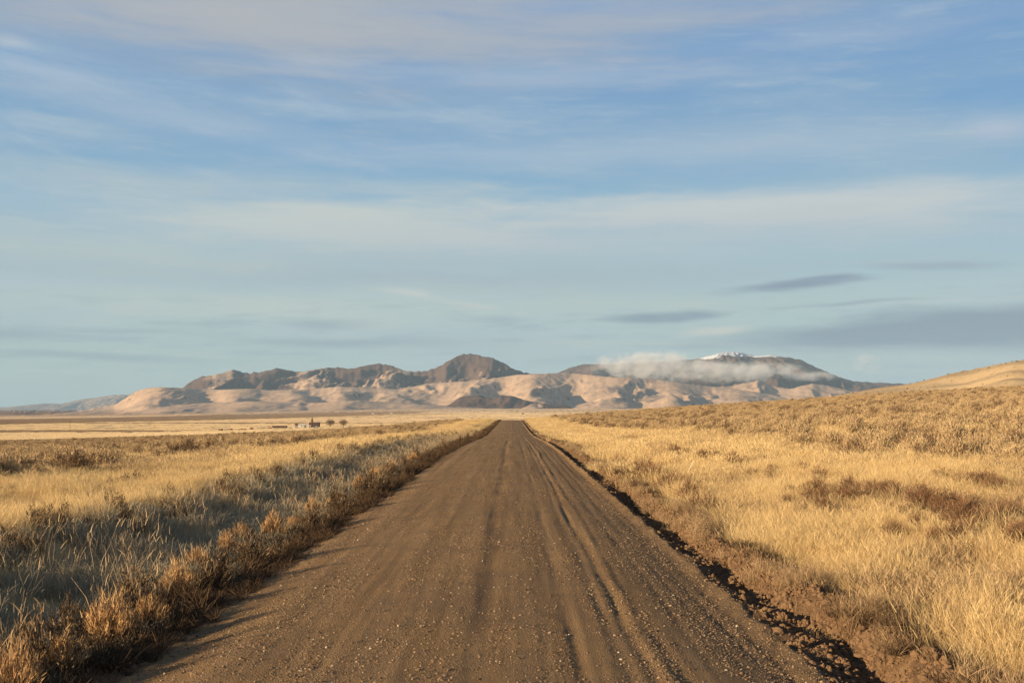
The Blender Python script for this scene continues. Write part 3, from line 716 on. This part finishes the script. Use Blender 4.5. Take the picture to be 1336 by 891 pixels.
# y distribution ~ 1/y keeps the gravel even in the view
n = 160000
y = 5.0 * (34 / 5.0) ** rng.random(n); x = rng.uniform(-3.3, 2.75, n)
dens = np.clip(.35 + 1.3 * fbm(x / .5, y / 5, 3, 81) + .35 * ss(1.3, 2.4, x) + .2 * ss(-1.2, -2.4, x) , .06, 1)
k = rng.random(n) < dens; x, y = x[k], y[k]; s = rng.lognormal(-.7, .5, len(x)).clip(.25, 2.0)
z = ground_z(x, y) + .001
scatter('gravel', np.stack([x, y, z], 1), rng.uniform(0, 6.28, (len(x), 3)) * np.array([.15, .15, 1]), np.stack([s, s, s], 1), rng.integers(0, 6, len(x)), gc, 'loose gravel scattered over the road')
cc = source_coll('clod', [stone('clod', .02, M_clod, 50 + i, 2) for i in range(6)])
n = 42000; y = 5.0 * (60 / 5.0) ** rng.random(n); x = 3.2 + rng.normal(0, .34, n)
xw = x; k = (x > 2.6) & (x < 4.3); x, y = x[k], y[k]
x2 = -3.75 + rng.normal(0, .25, 2500); y2 = 5.0 * (40 / 5.0) ** rng.random(2500)
x = np.concatenate([x, x2]); y = np.concatenate([y, y2]); s = rng.lognormal(-.6, .7, len(x)).clip(.2, 2.3)
scatter('dirt_clods', np.stack([x, y, ground_z(x, y)], 1), rng.uniform(0, 6.28, (len(x), 3)), np.stack([s, s, s], 1), rng.integers(0, 6, len(x)), cc, 'crumbled earth clods along the graded dirt ridge at the road edges')

# ------------------------------------------------------------------ the far farmstead
M_white = plain_mat('white_painted_boards', (.46, .42, .37), .7, .05)
M_brown = plain_mat('dark_brown_boards', (.08, .052, .04)); M_roofd = plain_mat('dark_roof', (.09, .055, .042)); M_roofw = plain_mat('galvanised_roof', (.50, .46, .42), .5, .06)
M_glass = plain_mat('window_glass', (.03, .04, .05), .1, .1); M_hay = plain_mat('weathered_hay', (.21, .12, .065), .95, .3, 1.0); M_hayr = plain_mat('reddish_hay', (.24, .10, .055), .95, .25, 1.0)
def boxm(bm, x0, x1, y0, y1, z0, z1):
    v = [bm.verts.new(p) for p in ((x0, y0, z0), (x1, y0, z0), (x1, y1, z0), (x0, y1, z0), (x0, y0, z1), (x1, y0, z1), (x1, y1, z1), (x0, y1, z1))]
    for f in ((3, 2, 1, 0), (4, 5, 6, 7), (0, 1, 5, 4), (1, 2, 6, 5), (2, 3, 7, 6), (3, 0, 4, 7)): bm.faces.new([v[i] for i in f])
def bm_obj(name, fn, mat, parent):
    bm = bmesh.new(); fn(bm); me = bpy.data.meshes.new(name); bm.to_mesh(me); bm.free(); me.materials.append(mat)
    return link(name, me, parent)
def prism(bm, x0, x1, y0, y1, ze, zr, th=.18, ov=.35):
    """gable roof along x with thickness and overhang"""
    ym = (y0 + y1) / 2
    for s, ya in ((1, y0 - ov), (-1, y1 + ov)):
        drop = (zr - ze) / ((y1 - y0) / 2) * ov
        a = [(x0 - ov, ya, ze - drop), (x1 + ov, ya, ze - drop), (x1 + ov, ym, zr), (x0 - ov, ym, zr)]
        lo = [bm.verts.new(p) for p in a]; hi = [bm.verts.new((p[0], p[1], p[2] + th)) for p in a]
        bm.faces.new(lo[::-1]); bm.faces.new(hi)
        for i in range(4): bm.faces.new((lo[i], lo[(i + 1) % 4], hi[(i + 1) % 4], hi[i]))
def building(name, px, py, d, w, dp, h, rh, wm, rm, label, cat, wins=2, group=None, rz=0.):
    x = (px - 668) / F * d; z = gz(x, d)
    r = empty(name, (x, d, z), rz); tag(r, label, cat, group)
    def walls(bm):
        boxm(bm, -w / 2, w / 2, -dp / 2, dp / 2, -.3, h)
        for sx in (-w / 2, w / 2):      # gable triangles
            pass
    wl = bm_obj('wall', walls, wm, r)
    def gab(bm):
        v = [bm.verts.new(p) for p in ((-w / 2 + .02, -dp / 2 + .02, h), (-w / 2 + .02, dp / 2 - .02, h), (-w / 2 + .02, 0, h + rh), (w / 2 - .02, -dp / 2 + .02, h), (w / 2 - .02, dp / 2 - .02, h), (w / 2 - .02, 0, h + rh))]
        for f in ((0, 2, 1), (3, 4, 5), (0, 3, 5, 2), (1, 2, 5, 4)): bm.faces.new([v[i] for i in f])
    bm_obj('gable', gab, wm, r)
    bm_obj('roof', lambda bm: prism(bm, -w / 2, w / 2, -dp / 2, dp / 2, h + .02, h + rh + .02), rm, r)
    for k in range(wins):
        cx = -w / 2 + w * (k + 1) / (wins + 1)
        bm_obj('window', lambda bm: boxm(bm, cx - .45, cx + .45, -dp / 2 - .05, -dp / 2 - .003, 1.0, 2.0), M_glass, r)
    bm_obj('door', lambda bm: boxm(bm, w / 2 - 1.25, w / 2 - .35, -dp / 2 - .06, -dp / 2 - .004, 0, 2.0), M_roofd, r)
    return r
D0 = 1060
building('farm_house', 411, 557, 1075, 9.5, 7, 2.6, 2.0, M_brown, M_roofd, 'dark red brown farm house between the pale sheds and the round trees', 'house', 2)
building('white_shed', 395, 557, 1055, 6.5, 5, 2.2, 1.0, M_white, M_roofw, 'white shed with a pale roof just left of the dark farm house', 'shed', 1)
building('white_shed', 404, 557, 1040, 3.0, 3, 1.8, .6, M_white, M_roofw, 'small white hut between the white shed and the dark farm house', 'shed', 0)
building('white_shed', 386, 558, 1030, 3.2, 3, 1.6, .5, M_white, M_roofw, 'low pale shed at the left end of the white farm buildings', 'shed', 0)
building('long_shed', 366, 558, 1020, 13, 4, 1.3, .7, M_brown, M_roofd, 'long low dark brown shed left of the white farm buildings', 'shed', 3)
building('white_barn', 487, 539, 4150, 8, 8, 3.2, 2.5, M_white, M_roofw, 'tiny white barn far out on the valley floor, left one of two', 'barn', 1)
building('white_barn', 511, 539, 4200, 7, 8, 3.2, 2.5, M_white, M_roofw, 'tiny white barn far out on the valley floor, right one of two', 'barn', 1)
# white pickup in front of the house
def pickup(px, d, label):
    x = (px - 668) / F * d; r = empty('pickup_truck', (x, d, gz(x, d)), .3); tag(r, label, 'pickup truck')
    def body(bm): boxm(bm, -2.5, 2.5, -.9, .9, .45, 1.05); 
    def cab(bm):
        v = [bm.verts.new(p) for p in ((-.4, -.85, 1.052), (1.3, -.85, 1.052), (1.3, .85, 1.052), (-.4, .85, 1.052), (-.2, -.75, 1.75), (.9, -.75, 1.75), (.9, .75, 1.75), (-.2, .75, 1.75))]
        for f in ((4, 5, 6, 7), (0, 1, 5, 4), (1, 2, 6, 5), (2, 3, 7, 6), (3, 0, 4, 7)): bm.faces.new([v[i] for i in f])
    bm_obj('body', body, M_white, r); bm_obj('cab', cab, M_white, r)
    for wx in (-1.6, 1.6):
        for wy in (-.95, .75):
            def wh(bm):
                import mathutils
                bmesh.ops.create_cone(bm, cap_ends=True, segments=14, radius1=.38, radius2=.38, depth=.2, matrix=mathutils.Matrix.Translation((wx, wy + .1, .38)) @ mathutils.Matrix.Rotation(PI / 2, 4, 'X'))
            bm_obj('wheel', wh, M_glass, r)
pickup(413, 1045, 'small white pickup parked in front of the dark farm house')
# hay stacks
def haystack(px, d, w, h, mat, label):
    x = (px - 668) / F * d; z = gz(x, d)
    bm = bmesh.new(); bmesh.ops.create_icosphere(bm, subdivisions=3, radius=1); q = random.Random(int(px))
    for v in bm.verts:
        c = v.co; k = 1 + .08 * math.sin(c.x * 7 + px) + .06 * q.uniform(-1, 1)
        def sq(a, e): return math.copysign(abs(a) ** e, a)
        v.co = Vector((sq(c.x, .55) * w / 2 * k, sq(c.y, .55) * 1.6 * k, max(-.15, sq(c.z, .7)) * h * k))
    me = bpy.data.meshes.new('haystack'); bm.to_mesh(me); bm.free(); me.materials.append(mat)
    o = link('haystack', me, None, (x, d, z)); tag(o, label, 'haystack', 'haystacks left of the farm'); return o
haystack(289, 900, 3.6, 1.5, M_hay, 'dark haystack at the far left end of the row by the farm')
haystack(302, 915, 3.4, 1.4, M_hayr, 'reddish haystack, second from the left end of the row by the farm')
haystack(318, 935, 5.2, 1.2, M_hay, 'long flat brown haystack in the middle of the row by the farm')
haystack(329, 945, 3.2, 1.9, M_hay, 'tallest darkest haystack in the middle of the row by the farm')
haystack(353, 990, 4.2, 1.2, M_hayr, 'low haystack beside the left end of the long dark shed')
# trees
M_twig = plant_mat('bare_twigs', (.10, .065, .045), (.20, .135, .085), (.33, .23, .14), .1)
M_twigy = plant_mat('yellowed_foliage', (.20, .13, .06), (.33, .22, .10), (.46, .32, .16), .2)
def tree(px, d, w, h, label, mat=M_twig, narrow=False):
    x = (px - 668) / F * d; z = gz(x, d)
    r = empty('poplar_tree' if narrow else 'cottonwood_tree', (x, d, z)); tag(r, label, 'tree')
    bm = bmesh.new()
    def limb(p, q, r0, r1):
        dd = (q - p); sd = dd.orthogonal().normalized(); up = dd.cross(sd).normalized()
        a = [bm.verts.new(p + (sd * math.cos(k) + up * math.sin(k)) * r0) for k in np.arange(6) * PI / 3]
        b = [bm.verts.new(q + (sd * math.cos(k) + up * math.sin(k)) * r1) for k in np.arange(6) * PI / 3]
        for i in range(6): bm.faces.new((a[i], a[(i + 1) % 6], b[(i + 1) % 6], b[i]))
    top = Vector((0, 0, h * .35)); limb(Vector((0, 0, -.3)), top, w * .04 + .12, w * .03 + .06)
    ends = []
    for k in range(9):
        a = k * 2.4; rr = w * .28 * (1 if not narrow else .7)
        q = Vector((math.cos(a) * rr, math.sin(a) * rr, h * random.uniform(.6, .85))); limb(top - Vector((0, 0, h * .1)), q, .14, .04)
    me = bpy.data.meshes.new('trunk'); bm.to_mesh(me); bm.free(); me.materials.append(M_bark); link('trunk', me, r)
    b = Blades(); n = 1500
    u = unit(rng.normal(size=(n, 3))) * (rng.random(n) ** .5)[:, None]
    lob = 1 + .18 * np.sin(np.arctan2(u[:, 1], u[:, 0]) * 4 + px) + .1 * np.sin(u[:, 2] * 9)
    zc = h * .62; zr = h * .40
    if narrow: zc = h * .55; zr = h * .47
    p = np.stack([u[:, 0] * w / 2 * lob, u[:, 1] * w / 2 * lob, zc + u[:, 2] * zr * lob], 1)
    if narrow: p[:, :2] *= np.clip(1.3 - (p[:, 2:3] / h) * 1.1, .1, 1)
    d_ = u * .8 + rng.normal(0, .5, (n, 3)); d_[:, 2] += .6
    b.add(p, d_, w * .10 * rng.uniform(.6, 1.3, n) + .15, .11, .1, rng.random(n), .3)
    link('crown', b.mesh('crown', mat), r)
tree(408, 1085, 3.8, 10.5, 'tall narrow tree rising directly behind the dark farm house', M_twigy, True)
tree(431.5, 1080, 9.5, 7.4, 'wider rounded bare tree right of the farm house, left one of two')
tree(448.5, 1080, 8.0, 7.2, 'rounded bare tree, right one of the two right of the farm house')
tree(388, 1090, 4.5, 3.6, 'low greenish bushy tree behind the white sheds', M_twigy)
tree(682, 3600, 9, 5.5, 'lone dark tree on the valley floor straight beyond the end of the road')
# utility pole
x, d = (93 - 668) / F * 760, 760
r = empty('utility_pole', (x, d, gz(x, d))); tag(r, 'thin wooden utility pole in the golden field at the far left', 'utility pole')
def cyl(bm, x0, z0, z1, rad):
    a = [bm.verts.new((x0 + math.cos(k) * rad, math.sin(k) * rad, z0)) for k in np.arange(8) * PI / 4]; b = [bm.verts.new((x0 + math.cos(k) * rad * .8, math.sin(k) * rad * .8, z1)) for k in np.arange(8) * PI / 4]
    for i in range(8): bm.faces.new((a[i], a[(i + 1) % 8], b[(i + 1) % 8], b[i]))
    bm.faces.new(b)
bm_obj('pole', lambda bm: cyl(bm, 0, -.3, 8.5, .14), M_bark, r)
bm_obj('crossarm', lambda bm: boxm(bm, -1.1, 1.1, -.2, -.145, 7.7, 7.85), M_bark, r)

# ------------------------------------------------------------------ clouds hanging on the mountain
def cloud(name, px, py, d, w, h, dp, dens, seed, label, cut=.0):
    x = (px - 668) / F * d; z = (533 - py) / F * d + CAMZ
    bm = bmesh.new(); bmesh.ops.create_icosphere(bm, subdivisions=4, radius=1)
    me = bpy.data.meshes.new(name); bm.to_mesh(me); bm.free()
    o = link(name, me, None, (x, d, z)); o.scale = (w / 2, dp / 2, h / 2)
    m, t = new_mat('cloud_vapour'); tc = t.node('ShaderNodeTexCoord').outputs['Object']
    ln = t.node('ShaderNodeVectorMath', operation='LENGTH'); t.l.new(tc, ln.inputs[0])
    ad = t.node('ShaderNodeVectorMath', operation='ADD'); t.l.new(pos(t), ad.inputs[0]); ad.inputs[1].default_value = (seed * 900, 0, 0)
    nz = t.noise(t.vmul(ad.outputs[0], (1, 1, 1.5)), .0058, 7, .68)
    f = t.math('ADD', t.math('SUBTRACT', 1.0, ln.outputs['Value']), t.math('MULTIPLY', t.math('SUBTRACT', nz, .5), 4.6))
    f = t.math('SUBTRACT', f, cut)
    edge = t.rng(ln.outputs['Value'], 1.0, .45)
    f = t.math('MULTIPLY', t.rng(f, .0, 1.1), edge)
    pv = t.node('ShaderNodeVolumePrincipled'); pv.inputs['Color'].default_value = (.995, .99, .98, 1); pv.inputs['Anisotropy'].default_value = .0
    t.l.new(t.math('MULTIPLY', f, dens), pv.inputs['Density'])
    out = t.node('ShaderNodeOutputMaterial'); t.l.new(pv.outputs[0], out.inputs['Volume'])
    me.materials.append(m); tag(o, label, None, None, 'stuff'); return o
cloud('cloud_bank', 852, 479, 12900, 1950, 480, 800, .008, 1, 'long cloud bank draped along the front of the snowy mountain')
cloud('cloud_bank', 965, 486, 12800, 2100, 330, 800, .0075, 2, 'thinner right half of the cloud bank below the snowy summit')
cloud('cloud_bank', 1055, 491, 12900, 900, 170, 500, .006, 3, 'ragged right end of the cloud bank on the mountain')
cloud('cloud_wisp', 1131, 473, 13200, 520, 380, 300, .0016, 4, 'faint upright wisp of cloud between the mountain and the right hill')

# ------------------------------------------------------------------ haze box
bm = bmesh.new(); boxm(bm, -19000, 19000, -250, 31000, -24.0, 1100)
me = bpy.data.meshes.new('haze'); bm.to_mesh(me); bm.free()
m, t = new_mat('thin_haze'); pv = t.node('ShaderNodeVolumePrincipled'); pv.inputs['Color'].default_value = (.50, .74, 1, 1)
pv.inputs['Density'].default_value = 2.4e-5; pv.inputs['Anisotropy'].default_value = 0
out = t.node('ShaderNodeOutputMaterial'); t.l.new(pv.outputs[0], out.inputs['Volume']); me.materials.append(m)
tag(link('haze', me), 'thin blue haze over the valley', None, None, 'stuff')

# ------------------------------------------------------------------ light
SUN_EL = math.radians(11.5); SUN_DIR = Vector((-.80, -.60, 0)).normalized()
sd = Vector((SUN_DIR.x * math.cos(SUN_EL), SUN_DIR.y * math.cos(SUN_EL), math.sin(SUN_EL)))
sl = bpy.data.lights.new('sun', 'SUN'); sl.energy = 5.0; sl.angle = math.radians(.55); sl.color = (1.0, .77, .48)
so = bpy.data.objects.new('sun', sl); C.objects.link(so); so.rotation_euler = (-sd).to_track_quat('-Z', 'Y').to_euler(); so.location = (-50, -50, 40)

w = bpy.data.worlds.new('World'); scn.world = w; w.use_nodes = True; w.node_tree.nodes.clear(); t = NT(w.node_tree)
out = t.node('ShaderNodeOutputWorld'); bg = t.node('ShaderNodeBackground'); bg.inputs[1].default_value = .10
sky = t.node('ShaderNodeTexSky', sky_type='NISHITA'); sky.sun_disc = False; sky.sun_elevation = SUN_EL
sky.sun_rotation = math.atan2(SUN_DIR.x, SUN_DIR.y) % (2 * PI); sky.altitude = 1300; sky.air_density = 1.0; sky.dust_density = .6; sky.ozone_density = 1.2
D = t.node('ShaderNodeTexCoord').outputs['Generated']; sp_ = t.node('ShaderNodeSeparateXYZ'); t.l.new(D, sp_.inputs[0])
az = t.math('ARCTAN2', sp_.outputs[0], sp_.outputs[1]); el = t.math('ARCSINE', sp_.outputs[2])
cm = t.node('ShaderNodeCombineXYZ'); t.l.new(az, cm.inputs[0]); t.l.new(el, cm.inputs[1]); AE = cm.outputs[0]
def AZ(px): return math.atan((px - 668) / F)
def EL(py): return math.atan((533 - py) / F)
LIN = lambda c: tuple(((v / 255 + .055) / 1.055) ** 2.4 if v > 10 else v / 3294 for v in c)
K = 5.75   # colours below are as seen; the background strength is 0.1
def RC(c): return tuple(v * K for v in LIN(c)) + (1,)
# clear air: the Nishita sky, mixed with the pale band above the horizon
clear = t.mix(1.0, sky.outputs[0], (1.0, 1.0, 1.0, 1), 'MULTIPLY')
band = t.node('ShaderNodeValToRGB'); cr = band.color_ramp
e_n = t.rng(el, 0, .75, 0, 1, 'LINEAR'); t.l.new(e_n, band.inputs[0])
stops = [(0, (160, 182, 178)), (.06, (169, 190, 186)), (.14, (170, 192, 196)), (.24, (140, 179, 203)), (.34, (112, 159, 201)), (.44, (98, 148, 198)), (.50, (98, 144, 200)), (.62, (60, 90, 140)), (1, (36, 58, 98))]
while len(cr.elements) < len(stops): cr.elements.new(.5)
for e, (p, c) in zip(cr.elements, stops): e.position = p; e.color = LIN(c) + (1,)
bandc = t.mix(1.0, band.outputs[0], (K, K, K, 1), 'MULTIPLY')
col = t.mix(.95, clear, bandc)
# layered cloud
warp = t.node('ShaderNodeVectorMath', operation='ADD'); nn = t.node('ShaderNodeTexNoise'); t.l.new(AE, nn.inputs['Vector']); nn.inputs['Scale'].default_value = 5; nn.inputs['Detail'].default_value = 4
wv = t.vmul(nn.outputs['Color'], (.10, .020, 0)); t.l.new(AE, warp.inputs[0]); t.l.new(wv, warp.inputs[1]); W = warp.outputs[0]
def rotv(v, a):
    nd = t.node('ShaderNodeVectorRotate', rotation_type='Z_AXIS'); t.l.new(v, nd.inputs['Vector']); nd.inputs['Angle'].default_value = a; return nd.outputs[0]
def off(v, dx):
    nd = t.node('ShaderNodeVectorMath', operation='ADD'); t.l.new(v, nd.inputs[0]); nd.inputs[1].default_value = (dx, dx * .37, 0); return nd.outputs[0]
s1 = t.noise(t.vmul(rotv(W, .02), (4.0, 34, 1)), 1, 9, .62)            # fine streaks
s2 = t.noise(off(t.vmul(rotv(W, .22), (5.0, 30, 1)), 9.3), 1, 8, .62)    # slanting streaks
s4 = t.noise(off(t.vmul(W, (2.4, 14, 1)), 4.7), 1, 8, .60)               # broad patches
s5 = t.noise(off(t.vmul(rotv(W, -.03), (9, 75, 1)), 2.2), 1, 7, .66)     # thin bars
fib = t.noise(off(t.vmul(rotv(W, .06), (26, 240, 1)), 1.2), 1, 6, .7)    # fibres
def ell(px, py, rx_, ry_, soft=.5, rot=0, tear=1.6):
    """soft mask around one direction of the sky, its edge torn by the streak noise"""
    mp = t.node('ShaderNodeVectorMath', operation='SUBTRACT'); t.l.new(W, mp.inputs[0]); mp.inputs[1].default_value = (AZ(px) + .05, EL(py) + .010, 0)
    v = rotv(mp.outputs[0], -rot) if rot else mp.outputs[0]
    v = t.vmul(v, (F / rx_, F / ry_, 0)); ln = t.node('ShaderNodeVectorMath', operation='LENGTH'); t.l.new(v, ln.inputs[0])
    d = t.math('ADD', ln.outputs['Value'], t.math('MULTIPLY', t.math('SUBTRACT', s1, .5), tear))
    return t.rng(d, 1.15, 1.15 - soft * 1.6)
def add(mask, c, a):
    global col
    col = t.mix(t.math('MULTIPLY', mask, a), col, RC(c))
mul = lambda a, b: t.math('MULTIPLY', a, b)
# thin general veil, thicker low down
add(mul(t.rng(s4, .34, .66), t.rng(el, .02, .33, .9, .5)), (170, 187, 197), .55)
add(mul(t.rng(s1, .45, .72), t.rng(s4, .35, .60)), (188, 200, 206), .50)
add(mul(mul(t.rng(s2, .48, .72), t.rng(az, .10, -.20)), t.rng(el, .14, .22)), (172, 191, 210), .55)
# upper left grey sheet and its torn under edge
add(ell(270, -20, 860, 150, .7, -.01, 2.0), (168, 176, 186), .92)
add(ell(260, 18, 640, 72, .8, -.02, 1.8), (176, 180, 186), .9)
add(ell(820, 5, 360, 55, .9, .03, 2.2), (160, 174, 194), .6)
add(ell(680, 92, 500, 22, .9, -.01, 2.6), (172, 188, 208), .6)
add(ell(20, 98, 46, 12, .8), (196, 202, 208), .6)
add(ell(40, 125, 150, 14, .9, -.05), (180, 194, 208), .45)
add(ell(190, 165, 300, 24, .9, -.12, 2.4), (172, 190, 208), .5)
add(ell(1080, 60, 380, 26, .9, .02, 2.4), (158, 176, 205), .5)
# the broad cream sheets across the middle
add(ell(440, 288, 420, 48, .7, .03, 2.6), (203, 207, 201), .85)
add(ell(1000, 278, 480, 28, .6, .0, 2.2), (203, 207, 206), .85)
add(ell(880, 312, 680, 46, .8, .0, 2.2), (188, 197, 201), .75)
add(ell(300, 250, 520, 22, .8, .01, 2.4), (184, 196, 200), .6)
add(ell(700, 205, 420, 24, .9, .02, 2.6), (176, 192, 208), .55)
add(ell(1010, 195, 340, 36, .9, .0, 2.6), (176, 192, 208), .55)
add(ell(560, 362, 800, 36, .8, .0, 2.2), (166, 182, 190), .7)
add(ell(180, 338, 420, 34, .8, .0, 2.2), (186, 198, 196), .65)
add(ell(380, 400, 720, 32, .9, .0, 2.4), (194, 205, 196), .75)
add(ell(900, 400, 520, 30, .9, .0, 2.4), (176, 194, 193), .55)
add(ell(1310, 195, 70, 20, .8, -.1, 2.4), (186, 194, 212), .7)
# thin grey bars above the horizon
lowm = mul(t.rng(el, .01, .035), t.rng(el, .125, .07))
add(mul(t.rng(s5, .50, .66), lowm), (152, 172, 182), .60)
add(mul(t.rng(s5, .46, .32), lowm), (192, 201, 193), .45)
add(ell(1250, 437, 330, 30, .45, .035, 1.4), (136, 153, 167), 1.0)
add(ell(1200, 404, 170, 5, .8, .03, 2.2), (190, 199, 200), .5)
add(ell(1035, 377, 115, 9, .6, .03, 2.6), (136, 153, 170), 1.0)
add(ell(1085, 371, 60, 6, .7, .03, 2.6), (136, 153, 170), .9)
add(ell(1215, 361, 90, 7, .7, .0, 2.4), (150, 166, 180), .6)
add(ell(868, 412, 95, 8, .6, .02, 2.6), (140, 160, 172), 1.0)
add(ell(1120, 403, 120, 4, .8, .02, 2.4), (148, 165, 176), .8)
add(ell(930, 431, 70, 8, .8, .10, 2.4), (204, 205, 196), .9)
add(ell(640, 416, 60, 8, .8, 0, 2.4), (152, 171, 180), .8)
add(ell(540, 384, 46, 9, .9, -.1, 2.6), (206, 208, 201), .8)
add(ell(600, 396, 60, 6, .9, -.15, 2.6), (202, 205, 198), .6)
add(ell(430, 424, 80, 10, .8, 0, 2.4), (156, 172, 180), .9)
add(ell(480, 447, 220, 9, .8, 0, 2.4), (148, 168, 176), .85)
add(ell(170, 438, 190, 7, .8, 0, 2.4), (152, 172, 180), .8)
add(ell(120, 470, 190, 7, .8, -.02, 2.4), (144, 167, 175), .8)
add(ell(20, 446, 110, 13, .8, 0, 2.4), (147, 168, 178), .85)
add(ell(780, 447, 260, 6, .9, 0, 2.4), (190, 199, 194), .5)
# fibres
add(mul(t.rng(fib, .50, .75), t.rng(s4, .38, .6)), (196, 205, 212), .22)
t.l.new(col, bg.inputs[0]); t.l.new(bg.outputs[0], out.inputs[0])

# ------------------------------------------------------------------ camera and output
cam = bpy.data.cameras.new('camera'); co = bpy.data.objects.new('camera', cam); C.objects.link(co); scn.camera = co
co.location = (0, 0, CAMZ); cam.sensor_width = 36; cam.lens = 36 * F / 1336; cam.clip_end = 90000; cam.clip_start = .1
co.rotation_euler = (PI / 2 + math.atan((533 - 445.5) / F), 0, 0)
vs = scn.view_settings; vs.view_transform = 'Standard'; vs.look = 'None'; vs.exposure = 0.80; vs.gamma = 1
scn.cycles.volume_bounces = 2; scn.cycles.max_bounces = 6; scn.cycles.diffuse_bounces = 3; scn.cycles.transparent_max_bounces = 4
scn.cycles.volume_max_steps = 64
